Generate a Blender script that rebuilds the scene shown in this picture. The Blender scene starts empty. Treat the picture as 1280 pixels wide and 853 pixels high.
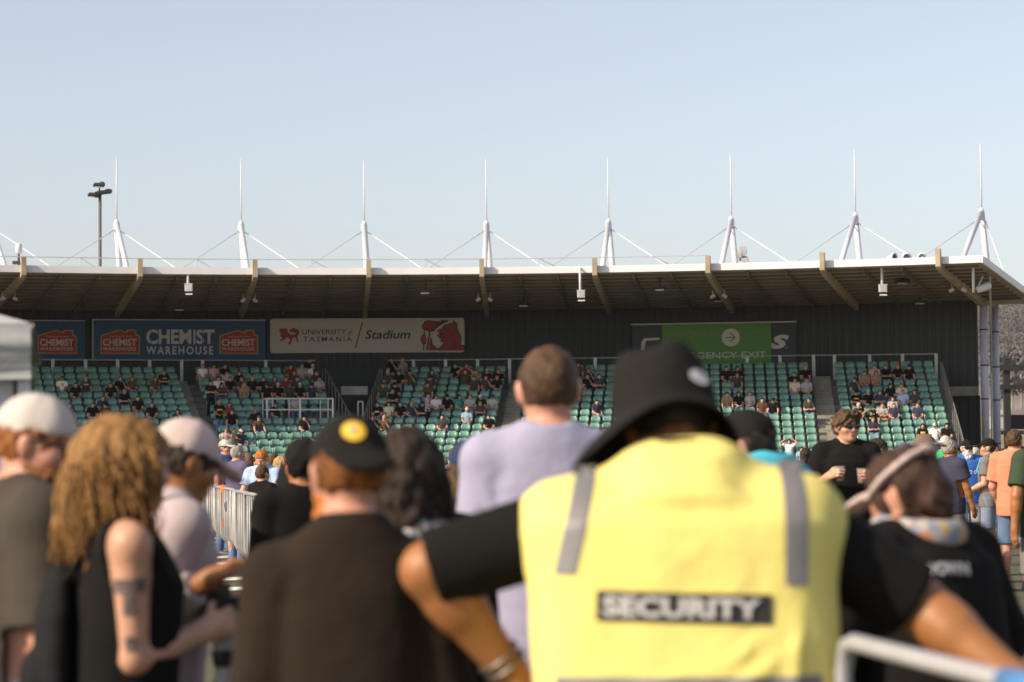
import bpy, bmesh, math, random
import numpy as np
from mathutils import Vector, Matrix, Euler
from mathutils.bvhtree import BVHTree

S = bpy.context.scene
COL = S.collection
PI = math.pi
rad = math.radians

# ------------------------------------------------------------------ camera, sky, sun, exposure
HC, FPX, PITCH, ROLL = 1.4, 3022.0, 0.0509, -0.0086
cam = bpy.data.cameras.new('camera')
cam.lens = 85.0
cam.sensor_width = 36.0
cam.clip_end = 20000.0
cam.clip_start = 0.1
cam.dof.use_dof = True
cam.dof.focus_distance = 40.0
cam.dof.aperture_fstop = 3.6
co = bpy.data.objects.new('camera', cam)
COL.objects.link(co)
co.matrix_world = (Matrix.Translation((0, 0, HC)) @ Matrix.Rotation(PI / 2 + PITCH, 4, 'X')
                   @ Matrix.Rotation(ROLL, 4, 'Z'))
S.camera = co

SUN_EL, SUN_AZ = rad(33.7), rad(240.0)          # azimuth clockwise from +Y
w = bpy.data.worlds.new('World')
S.world = w
w.use_nodes = True
nt = w.node_tree
sky = nt.nodes.new('ShaderNodeTexSky')
sky.sky_type = 'NISHITA'
sky.sun_disc = False
sky.sun_elevation = SUN_EL
sky.sun_rotation = SUN_AZ
sky.air_density = 1.0
sky.dust_density = 1.5
sky.ozone_density = 1.0
bg = nt.nodes['Background']
bg.inputs[1].default_value = 0.121
hs = nt.nodes.new('ShaderNodeHueSaturation')          # pale hazy autumn sky
hs.inputs['Saturation'].default_value = 0.58
hs.inputs['Hue'].default_value = 0.514
nt.links.new(sky.outputs[0], hs.inputs['Color'])
nt.links.new(hs.outputs[0], bg.inputs[0])

sun = bpy.data.lights.new('sun', 'SUN')
sun.energy = 4.7
sun.angle = rad(0.5)
sun.color = (1.0, 0.83, 0.64)
so = bpy.data.objects.new('sun', sun)
COL.objects.link(so)
sd = Vector((-math.sin(SUN_AZ) * math.cos(SUN_EL), -math.cos(SUN_AZ) * math.cos(SUN_EL), -math.sin(SUN_EL)))
so.rotation_euler = sd.to_track_quat('-Z', 'Y').to_euler()

S.view_settings.view_transform = 'Standard'
S.view_settings.look = 'None'
S.view_settings.exposure = 0.5
S.view_settings.gamma = 1.0
S.view_settings.use_curve_mapping = False
S.cycles.use_denoising = True
S.cycles.max_bounces = 6
S.cycles.transparent_max_bounces = 8

rng = random.Random(7)
nrng = np.random.default_rng(7)


# ------------------------------------------------------------------ general helpers
def tag(o, label=None, cat=None, group=None, kind=None):
    if label: o['label'] = label
    if cat: o['category'] = cat
    if group: o['group'] = group
    if kind: o['kind'] = kind
    return o


def empty(name, loc=(0, 0, 0), rz=0.0):
    o = bpy.data.objects.new(name, None)
    o.empty_display_size = 0.2
    COL.objects.link(o)
    o.location = loc
    o.rotation_euler = (0, 0, rz)
    return o


def at(px, py, d):
    """world point seen at photo pixel (px,py) (1280 wide) at distance d in front of the camera"""
    x, y = px - 640.0, py - 426.5
    cr, sr = math.cos(ROLL), math.sin(ROLL)
    x, y = x * cr + y * sr, -x * sr + y * cr
    c, s = math.cos(PITCH), math.sin(PITCH)
    u = -y / FPX
    X, Yd, Zd = x / FPX, c - u * s, s + u * c
    k = d / Yd
    return Vector((X * k, d, HC + Zd * k))


def proj(p):
    c, s = math.cos(PITCH), math.sin(PITCH)
    X, Y, Z = p[0], p[1], p[2] - HC
    dd, u = Y * c + Z * s, -Y * s + Z * c
    x, y = FPX * X / dd, -FPX * u / dd
    cr, sr = math.cos(ROLL), math.sin(ROLL)
    return 640 + x * cr - y * sr, 426.5 + x * sr + y * cr


class MB:
    """collects boxes, tubes and polygons; build() links them as one mesh object"""
    def __init__(self):
        self.v, self.f = [], []

    def add(self, vs, fs):
        n = len(self.v)
        self.v += [tuple(p) for p in vs]
        self.f += [tuple(i + n for i in f) for f in fs]
        return self

    def box(self, c, size, M=None):
        hx, hy, hz = size[0] / 2, size[1] / 2, size[2] / 2
        vs = [Vector((sx * hx, sy * hy, sz * hz)) for sz in (-1, 1) for sy in (-1, 1) for sx in (-1, 1)]
        if M is not None: vs = [M @ p for p in vs]
        vs = [p + Vector(c) for p in vs]
        return self.add(vs, [(0, 2, 3, 1), (4, 5, 7, 6), (0, 1, 5, 4), (2, 6, 7, 3), (0, 4, 6, 2), (1, 3, 7, 5)])

    def beam(self, a, b, wd, ht, up=(0, 0, 1)):
        a, b = Vector(a), Vector(b)
        d = (b - a).normalized()
        s = d.cross(Vector(up)).normalized()
        t = s.cross(d)
        vs = []
        for p in (a, b):
            for i, j in ((-1, -1), (1, -1), (1, 1), (-1, 1)):
                vs.append(p + s * (i * wd / 2) + t * (j * ht / 2))
        return self.add(vs, [(3, 2, 1, 0), (4, 5, 6, 7), (0, 1, 5, 4), (1, 2, 6, 5), (2, 3, 7, 6), (3, 0, 4, 7)])

    def tube(self, pts, r, n=8, r2=None, cap=True):
        pts = [Vector(p) for p in pts]
        m = len(pts)
        rs = [r + ((r2 if r2 is not None else r) - r) * i / max(1, m - 1) for i in range(m)]
        vs = []
        prev = None
        for i, p in enumerate(pts):
            d = (pts[min(i + 1, m - 1)] - pts[max(i - 1, 0)]).normalized()
            if prev is None:
                s = d.cross(Vector((0, 0, 1)))
                if s.length < 1e-3: s = d.cross(Vector((1, 0, 0)))
            else:
                s = prev - d * prev.dot(d)
            s.normalize(); prev = s
            t = d.cross(s)
            for k in range(n):
                a = 2 * PI * k / n
                vs.append(p + (s * math.cos(a) + t * math.sin(a)) * rs[i])
        fs = []
        for i in range(m - 1):
            for k in range(n):
                k2 = (k + 1) % n
                fs.append((i * n + k, i * n + k2, (i + 1) * n + k2, (i + 1) * n + k))
        if cap:
            fs.append(tuple(range(n - 1, -1, -1)))
            fs.append(tuple((m - 1) * n + k for k in range(n)))
        return self.add(vs, fs)

    def lathe(self, prof, n=24, M=None):
        """profile of (r,z)"""
        vs, fs = [], []
        for r, z in prof:
            for k in range(n):
                a = 2 * PI * k / n
                p = Vector((r * math.cos(a), r * math.sin(a), z))
                vs.append(M @ p if M is not None else p)
        for i in range(len(prof) - 1):
            for k in range(n):
                k2 = (k + 1) % n
                fs.append((i * n + k, i * n + k2, (i + 1) * n + k2, (i + 1) * n + k))
        fs.append(tuple(range(n - 1, -1, -1)))
        fs.append(tuple((len(prof) - 1) * n + k for k in range(n)))
        return self.add(vs, fs)

    def prism(self, poly, depth, M):
        """extruded polygon in local XZ plane, thickness towards -Y local, placed by matrix M"""
        n = len(poly)
        vs = [M @ Vector((x, 0, z)) for x, z in poly] + [M @ Vector((x, -depth, z)) for x, z in poly]
        return self.add(vs, [tuple(range(n)), tuple(range(2 * n - 1, n - 1, -1))] +
                        [(i, i + n, (i + 1) % n + n, (i + 1) % n) for i in range(n)])

    def mesh(self, name):
        me = bpy.data.meshes.new(name)
        me.from_pydata(self.v, [], self.f)
        return me

    def build(self, name, mat, parent=None, smooth=False):
        me = self.mesh(name)
        return link(name, me, mat, parent, smooth)


def link(name, me, mat, parent=None, smooth=False):
    if mat is not None and not me.materials: me.materials.append(mat)
    if smooth and len(me.polygons):
        me.polygons.foreach_set('use_smooth', [True] * len(me.polygons))
    o = bpy.data.objects.new(name, me)
    COL.objects.link(o)
    if parent is not None: o.parent = parent
    return o


# ------------------------------------------------------------------ materials
MATS = {}


def mat(name, color, rough=0.7, var=0.12, scale=6.0, bump=0.0, bscale=40.0, metal=0.0, sheen=0.0, spec=0.5, stretch=(1, 1, 1), coat=0.0):
    if name in MATS: return MATS[name]
    m = bpy.data.materials.new(name)
    m.use_nodes = True
    t = m.node_tree
    b = t.nodes['Principled BSDF']
    b.inputs['Roughness'].default_value = rough
    b.inputs['Metallic'].default_value = metal
    b.inputs['Specular IOR Level'].default_value = spec
    if sheen: b.inputs['Sheen Weight'].default_value = sheen
    if coat: b.inputs['Coat Weight'].default_value = coat
    tc = t.nodes.new('ShaderNodeTexCoord')
    mp = t.nodes.new('ShaderNodeMapping')
    mp.inputs['Scale'].default_value = stretch
    t.links.new(tc.outputs['Object'], mp.inputs[0])
    nz = t.nodes.new('ShaderNodeTexNoise')
    nz.inputs['Scale'].default_value = scale
    nz.inputs['Detail'].default_value = 6
    t.links.new(mp.outputs[0], nz.inputs['Vector'])
    cr = t.nodes.new('ShaderNodeValToRGB')
    lo = [max(0, c * (1 - var)) for c in color]
    hi = [min(1, c * (1 + var)) for c in color]
    cr.color_ramp.elements[0].position = 0.3
    cr.color_ramp.elements[1].position = 0.7
    cr.color_ramp.elements[0].color = (*lo, 1)
    cr.color_ramp.elements[1].color = (*hi, 1)
    t.links.new(nz.outputs['Fac'], cr.inputs[0])
    t.links.new(cr.outputs[0], b.inputs['Base Color'])
    if bump:
        n2 = t.nodes.new('ShaderNodeTexNoise')
        n2.inputs['Scale'].default_value = bscale
        n2.inputs['Detail'].default_value = 4
        t.links.new(mp.outputs[0], n2.inputs['Vector'])
        bp = t.nodes.new('ShaderNodeBump')
        bp.inputs['Strength'].default_value = bump
        bp.inputs['Distance'].default_value = 0.02
        t.links.new(n2.outputs['Fac'], bp.inputs['Height'])
        t.links.new(bp.outputs[0], b.inputs['Normal'])
    MATS[name] = m
    return m


def cloth(name, color, var=0.10, rough=0.95):
    return mat('cloth ' + name, color, rough=rough, var=var, scale=9, bump=0.35, bscale=14, sheen=0.0, spec=0.15)


M_conc = mat('concrete', (0.26, 0.25, 0.23), 0.9, 0.25, 1.5, 0.3, 30)
M_riser = mat('terrace concrete', (0.15, 0.145, 0.14), 0.9, 0.3, 1.2, 0.3, 20)
M_wallsteel = mat('dark wall cladding', (0.017, 0.024, 0.026), 0.55, 0.12, 0.6)
M_roofwhite = mat('white roof steel', (0.68, 0.67, 0.68), 0.5, 0.06, 0.4)
M_soffit = mat('soffit sheeting', (0.33, 0.27, 0.19), 0.7, 0.12, 0.5)
M_purlin = mat('purlin steel', (0.13, 0.108, 0.08), 0.7, 0.15, 0.8)
M_beam = mat('weathered beam steel', (0.34, 0.27, 0.185), 0.7, 0.2, 2.0)
M_white = mat('white paint', (0.56, 0.555, 0.57), 0.45, 0.05, 2.0)
M_galv = mat('galvanised steel', (0.46, 0.46, 0.46), 0.45, 0.12, 8.0, metal=0.35)
M_railgrey = mat('dull rail steel', (0.17, 0.165, 0.16), 0.6, 0.15, 6)
M_postpaint = mat('lavender post paint', (0.46, 0.47, 0.58), 0.5, 0.08, 3.0)
M_dark = mat('painted void shade', (0.012, 0.012, 0.012), 0.9, 0.2)  # stands in for the shade inside the stair opening
M_black = mat('black plastic', (0.02, 0.02, 0.022), 0.5, 0.15, 8)
M_yellow = mat('yellow nosing paint', (0.42, 0.33, 0.10), 0.8, 0.2, 5)
M_seat = mat('green seat plastic', (0.145, 0.295, 0.24), 0.26, 0.22, 2.5, spec=0.65)
M_darksteel = mat('dark steel', (0.018, 0.018, 0.02), 0.6, 0.2, 4)
M_lamp = mat('lamp glass', (0.55, 0.55, 0.52), 0.25, 0.05)

# ------------------------------------------------------------------ ground, field, hills
def gz(x, y):
    """lie of the ground: a shade lower where the nearest crowd stands, a rising paddock far off"""
    t = min(1.0, max(0.0, (y - 8.0) / 10.0))
    z = -0.15 + 0.15 * t * t * (3 - 2 * t)
    if y > 170: z += (y - 170) * 0.027
    return z


def grid_mesh(xs, ys, fz):
    nx, ny = len(xs), len(ys)
    v = [(x, y, fz(x, y)) for y in ys for x in xs]
    f = [(j * nx + i, j * nx + i + 1, (j + 1) * nx + i + 1, (j + 1) * nx + i) for j in range(ny - 1) for i in range(nx - 1)]
    me = bpy.data.meshes.new('sheet')
    me.from_pydata(v, [], f)
    return me


xs = [-3000, -1500, -700, -350, -150] + [-80 + i * 8 for i in range(21)] + [150, 350, 700, 1500, 3000]
ys = [-400, -100, -30, -5] + [i * 1.0 for i in range(0, 31)] + [40, 60, 90, 130, 170, 220, 300, 420, 560, 700]
M_grass = mat('dry grass', (0.20, 0.16, 0.075), 0.95, 0.45, 0.05, 0.5, 3)
M_turf = mat('mown turf', (0.065, 0.062, 0.028), 0.95, 0.35, 0.8, 0.5, 25)
o = link('ground', grid_mesh(xs, ys, gz), M_grass, smooth=True); tag(o, kind='structure')
xs2 = [-60 + i * 5 for i in range(25)]
ys2 = [-20, -5] + [i * 1.0 for i in range(0, 31)] + [40, 60, 80, 100]
o = link('field', grid_mesh(xs2, ys2, lambda x, y: gz(x, y) + 0.006), M_turf, smooth=True); tag(o, kind='structure')


M_bounce = mat('pale added bounce strip', (0.20, 0.185, 0.165), 0.9, 0.2, 0.3, 0.3, 20)
o = link('added_bounce_strip', grid_mesh([-70, -20, 20, 60], [76, 90, 101.5], lambda x, y: gz(x, y) + 0.012), M_bounce); tag(o, kind='structure')  # unseen pale strip, added to bounce light up to the soffit


def hill_z(x, y):
    base = (700 - 170) * 0.027
    t = min(1, max(0, (y - 690) / 750.0))
    n = 10 * math.sin(x * 0.006 + 1.0) + 6 * math.sin(x * 0.017) + 4 * math.sin(y * 0.012 + x * 0.004)
    return base + t ** 0.8 * (80 + n) - 0.5


M_hill = mat('scrub with painted haze', (0.15, 0.13, 0.115), 0.95, 0.5, 0.02, 0.6, 0.3)  # lightened so the colour carries part of the far haze
hx = [-1500 + i * 60 for i in range(60)]
hy = [690 + i * 40 for i in range(21)] + [1600, 1700]
o = link('hills', grid_mesh(hx, hy, hill_z), M_hill, smooth=True); tag(o, kind='structure')


# ------------------------------------------------------------------ grandstand
X0, Y0, RF, RB, T0, DT = -1.679, 44.535, 61.46, 74.71, -0.3174, 0.0809
HF, HB, HM = 9.77, 9.087, 16.52
TL, TR = -0.62, 0.358
ROOF_T = 0.27


def pol(r, t, h):
    return Vector((X0 + r * math.sin(t), Y0 + r * math.cos(t), h))


def theta_at(px, r):
    lo, hi = -0.8, 0.8
    for _ in range(50):
        m = (lo + hi) / 2
        if proj(pol(r, m, 6.0))[0] < px: lo = m
        else: hi = m
    return (lo + hi) / 2


def soff(r):
    return HF + (HB - HF) * (r - RF) / (RB - RF)


def ring(r0, h0, r1, h1, t0, t1, n):
    m = MB()
    for i in range(n):
        a, b = t0 + (t1 - t0) * i / n, t0 + (t1 - t0) * (i + 1) / n
        m.add([pol(r0, a, h0), pol(r0, b, h0), pol(r1, b, h1), pol(r1, a, h1)], [(0, 1, 2, 3)])
    return m


stand = empty('grandstand', pol(66, 0, 0))
tag(stand, 'long roofed grandstand with dark back wall and a row of white roof masts', 'grandstand')
IM = Matrix.Translation(-stand.location)


def part(mb, name, m, smooth=False, parent=None):
    mb.v = [tuple(Vector(p) - stand.location) for p in mb.v]
    return mb.build(name, m, parent or stand, smooth)


NSEG = 48
R_BACK = RB + 2.6
# roof sheet, fascia, soffit
mb = ring(RF, HF + ROOF_T, R_BACK, soff(R_BACK) + ROOF_T, TL, TR, NSEG)
mb2 = ring(RF + 0.05, HF - 0.0, R_BACK, soff(R_BACK), TL, TR - 0.0005, NSEG)
part(mb2, 'soffit', M_soffit)
# right end closing of roof
part(mb, 'roof', M_roofwhite)
m = MB()
n = NSEG
for i in range(n):
    a, b = TL + (TR - TL) * i / n, TL + (TR - TL) * (i + 1) / n
    p = [pol(RF - 0.05, a, HF - 0.01), pol(RF - 0.05, b, HF - 0.01), pol(RF - 0.05, b, HF + ROOF_T + 0.02), pol(RF - 0.05, a, HF + ROOF_T + 0.02),
         pol(RF + 0.04, a, HF - 0.01), pol(RF + 0.04, b, HF - 0.01), pol(RF + 0.04, b, HF + ROOF_T + 0.02), pol(RF + 0.04, a, HF + ROOF_T + 0.02)]
    m.add(p, [(0, 1, 2, 3), (3, 2, 6, 7), (4, 7, 6, 5), (0, 4, 5, 1)])
part(m, 'fascia', M_roofwhite)
m = MB()
m.beam(pol(RF - 0.05, TR + 0.0012, HF + ROOF_T / 2), pol(R_BACK, TR + 0.0012, soff(R_BACK) + ROOF_T / 2), 0.10, ROOF_T + 0.04)
part(m, 'end_fascia', M_roofwhite)
# purlins (concentric) and sheet joints (radial)
m = MB()
for k in range(11):
    r = RF + 0.9 + k * 1.22
    h = soff(r)
    for i in range(n):
        a, b = TL + (TR - 0.004 - TL) * i / n, TL + (TR - 0.004 - TL) * (i + 1) / n
        q = []
        for (rr, hh) in ((r - 0.06, h + 0.01), (r + 0.06, h + 0.01), (r + 0.06, h - 0.09), (r - 0.06, h - 0.09)):
            q += [pol(rr, a, hh), pol(rr, b, hh)]
        m.add(q, [(0, 1, 3, 2), (2, 3, 5, 4), (4, 5, 7, 6), (6, 7, 1, 0)])
part(m, 'purlin_run', M_purlin)
m = MB()
for i in range(-4, 9):
    for f in (1 / 3, 2 / 3):
        t = T0 + DT * (i + f)
        if TL + 0.02 < t < TR - 0.01:
            m.beam(pol(RF + 0.4, t, soff(RF + 0.4) - 0.10), pol(RB, t, soff(RB) - 0.10), 0.07, 0.24)
part(m, 'sheet_joint', M_purlin)
# main radial beams
for i in range(-3, 9):
    t = T0 + DT * i
    m = MB()
    rw = 0.105
    s = Vector((math.cos(t), -math.sin(t), 0)) * rw
    prof = [(RF - 0.42, HF + 0.62), (RF - 0.10, HF + 0.60), (RF - 0.04, HF + 0.30), (RF + 1.5, soff(RF + 1.5) - 0.02), (RB - 0.1, soff(RB - .1) - 0.02), (RB - 0.1, soff(RB - .1) - 0.42),
            (RB - 1.2, soff(RB - 1.2) - 0.42), (RF + 0.6, soff(RF + .6) - 0.32), (RF - 0.2, HF - 0.25), (RF - 0.42, HF - 0.15)]
    k = len(prof)
    vs = [pol(r, t, h) - s for r, h in prof] + [pol(r, t, h) + s for r, h in prof]
    m.add(vs, [tuple(range(k)), tuple(range(2 * k - 1, k - 1, -1))] + [(j, j + k, (j + 1) % k + k, (j + 1) % k) for j in range(k)])
    part(m, 'roof_beam', M_beam)
    # pair of small flood fittings clamped on some beams
    if i in (0, 2, 4, 6, 8, -2):
        for sg in (-1, 1):
            m = MB()
            c = pol(RF + 5.2, t, soff(RF + 5.2) - 0.52) + s * (sg * 2.6)
            m.box(c, (0.22, 0.16, 0.14), Matrix.Rotation(-t, 3, 'Z') @ Matrix.Rotation(sg * 0.5, 3, 'Y'))
            m.beam(c + Vector((0, 0, .3)), c, 0.04, 0.04, up=(0, 1, 0))
            part(m, 'beam_light', M_galv)
# back wall: ribbed cladding, upper
def ribwall(r, t0, t1, z0, z1, pitch=0.40):
    m = MB()
    nn = int((t1 - t0) * r / pitch)
    for i in range(nn):
        a = t0 + (t1 - t0) * i / nn; b = t0 + (t1 - t0) * (i + 1) / nn; w_ = (b - a)
        pts = [(r, a), (r, a + w_ * .62), (r - 0.045, a + w_ * .70), (r - 0.045, a + w_ * .92), (r, b)]
        for (r1, a1), (r2, a2) in zip(pts, pts[1:]):
            m.add([pol(r1, a1, z0), pol(r2, a2, z0), pol(r2, a2, z1), pol(r1, a1, z1)], [(0, 1, 2, 3)])
    return m


RW = RB + 0.35
T_WR = theta_at(1223, RW)
part(ribwall(RW, TL, T_WR, 4.93, HB + 0.1), 'back_wall', M_wallsteel)
T_LOW = theta_at(1176, RW)
part(ribwall(RW + 0.5, T_LOW - 0.06, T_WR, 0.0, 4.5), 'lower_wall', M_wallsteel)
m = MB()
m.beam(pol(RW - 0.15, T_LOW - 0.02, 4.70), pol(RW - 0.15, T_WR, 4.70), 0.5, 0.44)
part(m, 'wall_beam', M_conc)
m = MB()
m.beam(pol(RW + .2, T_WR - 0.028, 0.0), pol(RW + .2, T_WR - 0.028, 4.45), 0.10, 0.10, up=(0, 1, 0))
m.beam(pol(RW + .2, T_LOW, 1.5), pol(RW + .2, T_WR, 1.5), 0.08, 0.08)
part(m, 'gate_rail', M_galv)
# end columns and braces
tc1, tc2 = theta_at(1230.5, RB - 0.4), theta_at(1244.5, RB + 2.0)
for (tt, rr) in ((tc1, RB - 0.4), (tc2, RB + 2.0)):
    m = MB()
    m.tube([pol(rr, tt, 0), pol(rr, tt, soff(rr) - 0.02)], 0.185, 20)
    part(m, 'column', M_postpaint, True)
    m = MB()
    for h in (2.2, 4.3, 5.9, 7.6):
        m.lathe([(0.2, h - .03), (0.215, h), (0.2, h + .03)], 20, Matrix.Translation(pol(rr, tt, 0)))
    part(m, 'column_clamp', M_darksteel)
m = MB()
m.tube([pol(RF + 4, TR - 0.004, soff(RF + 4) - .05), pol(RB + .8, theta_at(1239, RB + .8), 5.6)], 0.05, 8)
m.tube([pol(RB + .8, theta_at(1239, RB + .8), 5.6), pol(RB + .8, theta_at(1237, RB + .8), 0.1)], 0.045, 8)
part(m, 'end_brace', M_galv)
m = MB()
m.beam(pol(RB - 0.4, tc1, 8.9), pol(RB + 2.0, tc2, 8.9), 0.16, 0.2)
m.beam(pol(RB - 0.6, T0 + 8 * DT, soff(RB - .6) - .25), pol(RB - 0.6, TR - .003, soff(RB - .6) - .25), 0.12, 0.2)
part(m, 'end_beam', M_beam)

# roof handrail
m = MB()
t1r = theta_at(887, RF)
n2 = 60
hpts = [pol(RF + 0.5, TL + (t1r - TL) * i / n2, HF + 0.70) for i in range(n2 + 1)]
m.tube(hpts, 0.026, 6)
for i in range(-6, 8):
    for f in (0.0, 0.5):
        t = T0 + DT * (i + f)
        if f == 0.0: continue
        if TL < t < t1r:
            m.tube([pol(RF + 0.3, t, HF + ROOF_T), pol(RF + 0.5, t, HF + 0.70)], 0.022, 6)
            m.tube([pol(RF + 2.2, t + .018, HF + ROOF_T - .05), pol(RF + 0.5, t, HF + 0.70)], 0.016, 6)
part(m, 'roof_handrail', M_galv)

# masts
APEX = 13.36
for i in range(-2, 9):
    t = T0 + DT * i
    root = bpy.data.objects.new('roof_mast', None)
    COL.objects.link(root); root.parent = stand; root.empty_display_size = 0.2
    base = pol(RB, t, 9.3)
    root.location = base - stand.location
    def sub(mb, name, mt, smooth=True):
        mb.v = [tuple(Vector(p) - base) for p in mb.v]
        return mb.build(name, mt, root, smooth)
    mb = MB(); mb.tube([pol(RB - 8.6, t, 9.6), pol(RB - 0.12, t, APEX - 0.15)], 0.125, 14); sub(mb, 'mast_leg', M_white)
    mb = MB(); mb.tube([pol(RB + 0.35, t + .004, 9.2), pol(RB + 0.05, t, APEX - 0.15)], 0.16, 14, 0.13); sub(mb, 'mast_leg', M_white)
    mb = MB(); mb.lathe([(0.14, -0.25), (0.16, 0.0), (0.12, 0.2), (0.05, 0.32)], 14, Matrix.Translation(pol(RB, t, APEX - 0.2))); sub(mb, 'mast_head', M_white)
    mb = MB(); mb.tube([pol(RB, t, APEX), pol(RB, t, HM)], 0.042, 10, 0.026); sub(mb, 'spire', M_white)
    for sg in (-1, 1):
        if i == 8 and sg == 1:
            a, b = pol(RB, t + 0.0025, APEX - 0.55), pol(RF + 6.5, TR, soff(RF + 6.5) + ROOF_T)
        else:
            a = pol(RB, t + sg * 0.0022, APEX - 0.45)
            mx = (proj(pol(RB, t, 12))[0] + proj(pol(RB, t + sg * DT, 12))[0]) / 2
            b = pol(RF + 0.8, theta_at(mx, RF + 0.8) - sg * .0008, HF + ROOF_T)
        mb = MB(); mb.tube([a, a + (b - a) * .2, b], 0.027, 8, 0.022); sub(mb, 'tie_rod', M_white)

# ---- seating: two straight runs that meet at the dark stair gap
JX = at(450, 480, 116.2); J = Vector((JX.x, JX.y, 0))
A1, A2 = rad(4.6), rad(16.0)
SEG = {1: (Vector((math.cos(A1), -math.sin(A1), 0)), Vector((math.sin(A1), math.cos(A1), 0))),
       -1: (Vector((math.cos(A2), math.sin(A2), 0)), Vector((-math.sin(A2), math.cos(A2), 0)))}
RISE, RUN, NROW, TOPF = 0.32, 0.75, 17, 5.25


def floor_h(k): return TOPF - RISE * k


def spos(sd_, u, k, dv=0.0, h=0.0):
    e, nb = SEG[sd_]
    p = J + e * u - nb * (RUN * k - dv)
    return Vector((p.x, p.y, floor_h(k) + h))


def u_at(sd_, px, k, dv=0.0, h=0.6):
    lo, hi = (-40.0, 40.0)
    for _ in range(50):
        m_ = (lo + hi) / 2
        if proj(spos(sd_, m_, k, dv, h))[0] < px: lo = m_
        else: hi = m_
    return (lo + hi) / 2


PITCHS = 0.525
# blocks: (segment, u from, u to) measured across row 6
B1 = (-1, u_at(-1, -60, 6), u_at(-1, 239, 6))
B2 = (-1, u_at(-1, 256, 6), u_at(-1, 424, 6))
B3 = (1, u_at(1, 466, 6), u_at(1, 625, 6))
B4 = (1, u_at(1, 652, 6), u_at(1, 827, 6))
B5 = (1, u_at(1, 858, 6), u_at(1, 1018, 6))
B6 = (1, u_at(1, 1048, 6), u_at(1, 1181, 6))
BLOCKS = [B1, B2, B3, B4, B5, B6]
WU = {-1: (B1[1] - 3.0, B2[2] + 0.25), 1: (B3[1] - 0.25, B6[2] + 0.35)}


def terrace(sd_):
    m = MB()
    u0, u1 = WU[sd_]
    for k in range(NROW):
        dv0, dv1 = (-0.32, RUN - 0.32)
        if k == 0: dv1 = 3.2
        hz = 0.0
        a, b = spos(sd_, u0, k, dv0), spos(sd_, u1, k, dv0)
        c, d = spos(sd_, u1, k, dv1), spos(sd_, u0, k, dv1)
        z0 = -0.4
        A_, B_ = Vector((a.x, a.y, z0)), Vector((b.x, b.y, z0))
        C_, D_ = Vector((c.x, c.y, z0)), Vector((d.x, d.y, z0))
        m.add([a, b, c, d, A_, B_, C_, D_], [(0, 1, 2, 3), (4, 5, 1, 0), (5, 6, 2, 1), (7, 4, 0, 3), (6, 7, 3, 2)])
    return m


part(terrace(-1), 'terrace', M_riser)
part(terrace(1), 'terrace', M_riser)
# aisle steps with painted nosings
for (sd_, ua, ub) in ((-1, B1[2], B2[1]), (1, B3[2], B4[1]), (1, B4[2], B5[1]), (1, B5[2], B6[1])):
    m, m2 = MB(), MB()
    ua += 0.12; ub -= 0.12
    for k in range(NROW):
        e, nb = SEG[sd_]
        for j, (hh, dd) in enumerate(((0.0, -0.318), (RISE / 2, 0.06))):
            a = spos(sd_, ua, k, dd); b = spos(sd_, ub, k, dd)
            c = spos(sd_, ub, k, dd + 0.375); d = spos(sd_, ua, k, dd + 0.375)
            z = a.z + hh + 0.012
            P = [Vector((p.x, p.y, z)) for p in (a, b, c, d)]
            Q = [Vector((p.x, p.y, z - 0.16 - (0.02 if j == 0 else 0))) for p in (a, b, c, d)]
            f_ = -nb * 0.012
            P[0] += f_; P[1] += f_; Q[0] += f_; Q[1] += f_
            m.add(P + Q, [(0, 1, 2, 3), (4, 5, 1, 0), (5, 6, 2, 1), (7, 4, 0, 3)])
            p0 = P[0] + (P[1] - P[0]) * .08 - nb * 0.004; p1 = P[0] + (P[1] - P[0]) * .92 - nb * 0.004
            m2.add([p0 + Vector((0, 0, -.018)), p1 + Vector((0, 0, -.018)), p1 + Vector((0, 0, .003)), p0 + Vector((0, 0, .003))], [(0, 1, 2, 3)])
    part(m, 'aisle_stair', M_conc)
    part(m2, 'step_nosing', M_yellow)

# rails: top rail with flat posts behind the last row
for sd_ in (-1, 1):
    u0, u1 = (WU[-1][0], B2[2]) if sd_ < 0 else (B3[1], B6[2] + .2)
    m = MB()
    m.tube([spos(sd_, u0, 0, 0.95, 1.22), spos(sd_, u1, 0, 0.95, 1.22)], 0.03, 8)
    part(m, 'top_rail', M_galv)
    pxs = [66, 107, 147, 187, 227, 253, 332] if sd_ < 0 else [517, 557, 597, 637, 744, 800, 860, 934, 975, 1017, 1043, 1087, 1128, 1170]
    for px in pxs:
        m = MB()
        u = u_at(sd_, px, 0, 0.9, 1.0)
        a, b = spos(sd_, u, 0, 0.88, 0.0), spos(sd_, u, 0, 0.88, 1.24)
        m.beam(a, b, 0.15, 0.05, up=SEG[sd_][1])
        part(m, 'rail_post', M_galv)
# stepped side rails (at stair gap and at right end)
for (sd_, u, ks) in ((-1, B2[2] + .2, range(0, 12)), (1, B3[1] - .2, range(0, 9)), (1, B6[2] + .3, range(0, 16))):
    m = MB()
    for k in ks:
        a = spos(sd_, u, k, 0.28, 0); b = spos(sd_, u, k, 0.28, 0.80 + (RISE if k else 0))
        m.beam(a, b, 0.045, 0.045, up=(0, 1, 0))
        m.beam(b, spos(sd_, u, k, -0.47, 0.80), 0.04, 0.04)
    part(m, 'stepped_rail', M_railgrey)
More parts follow.
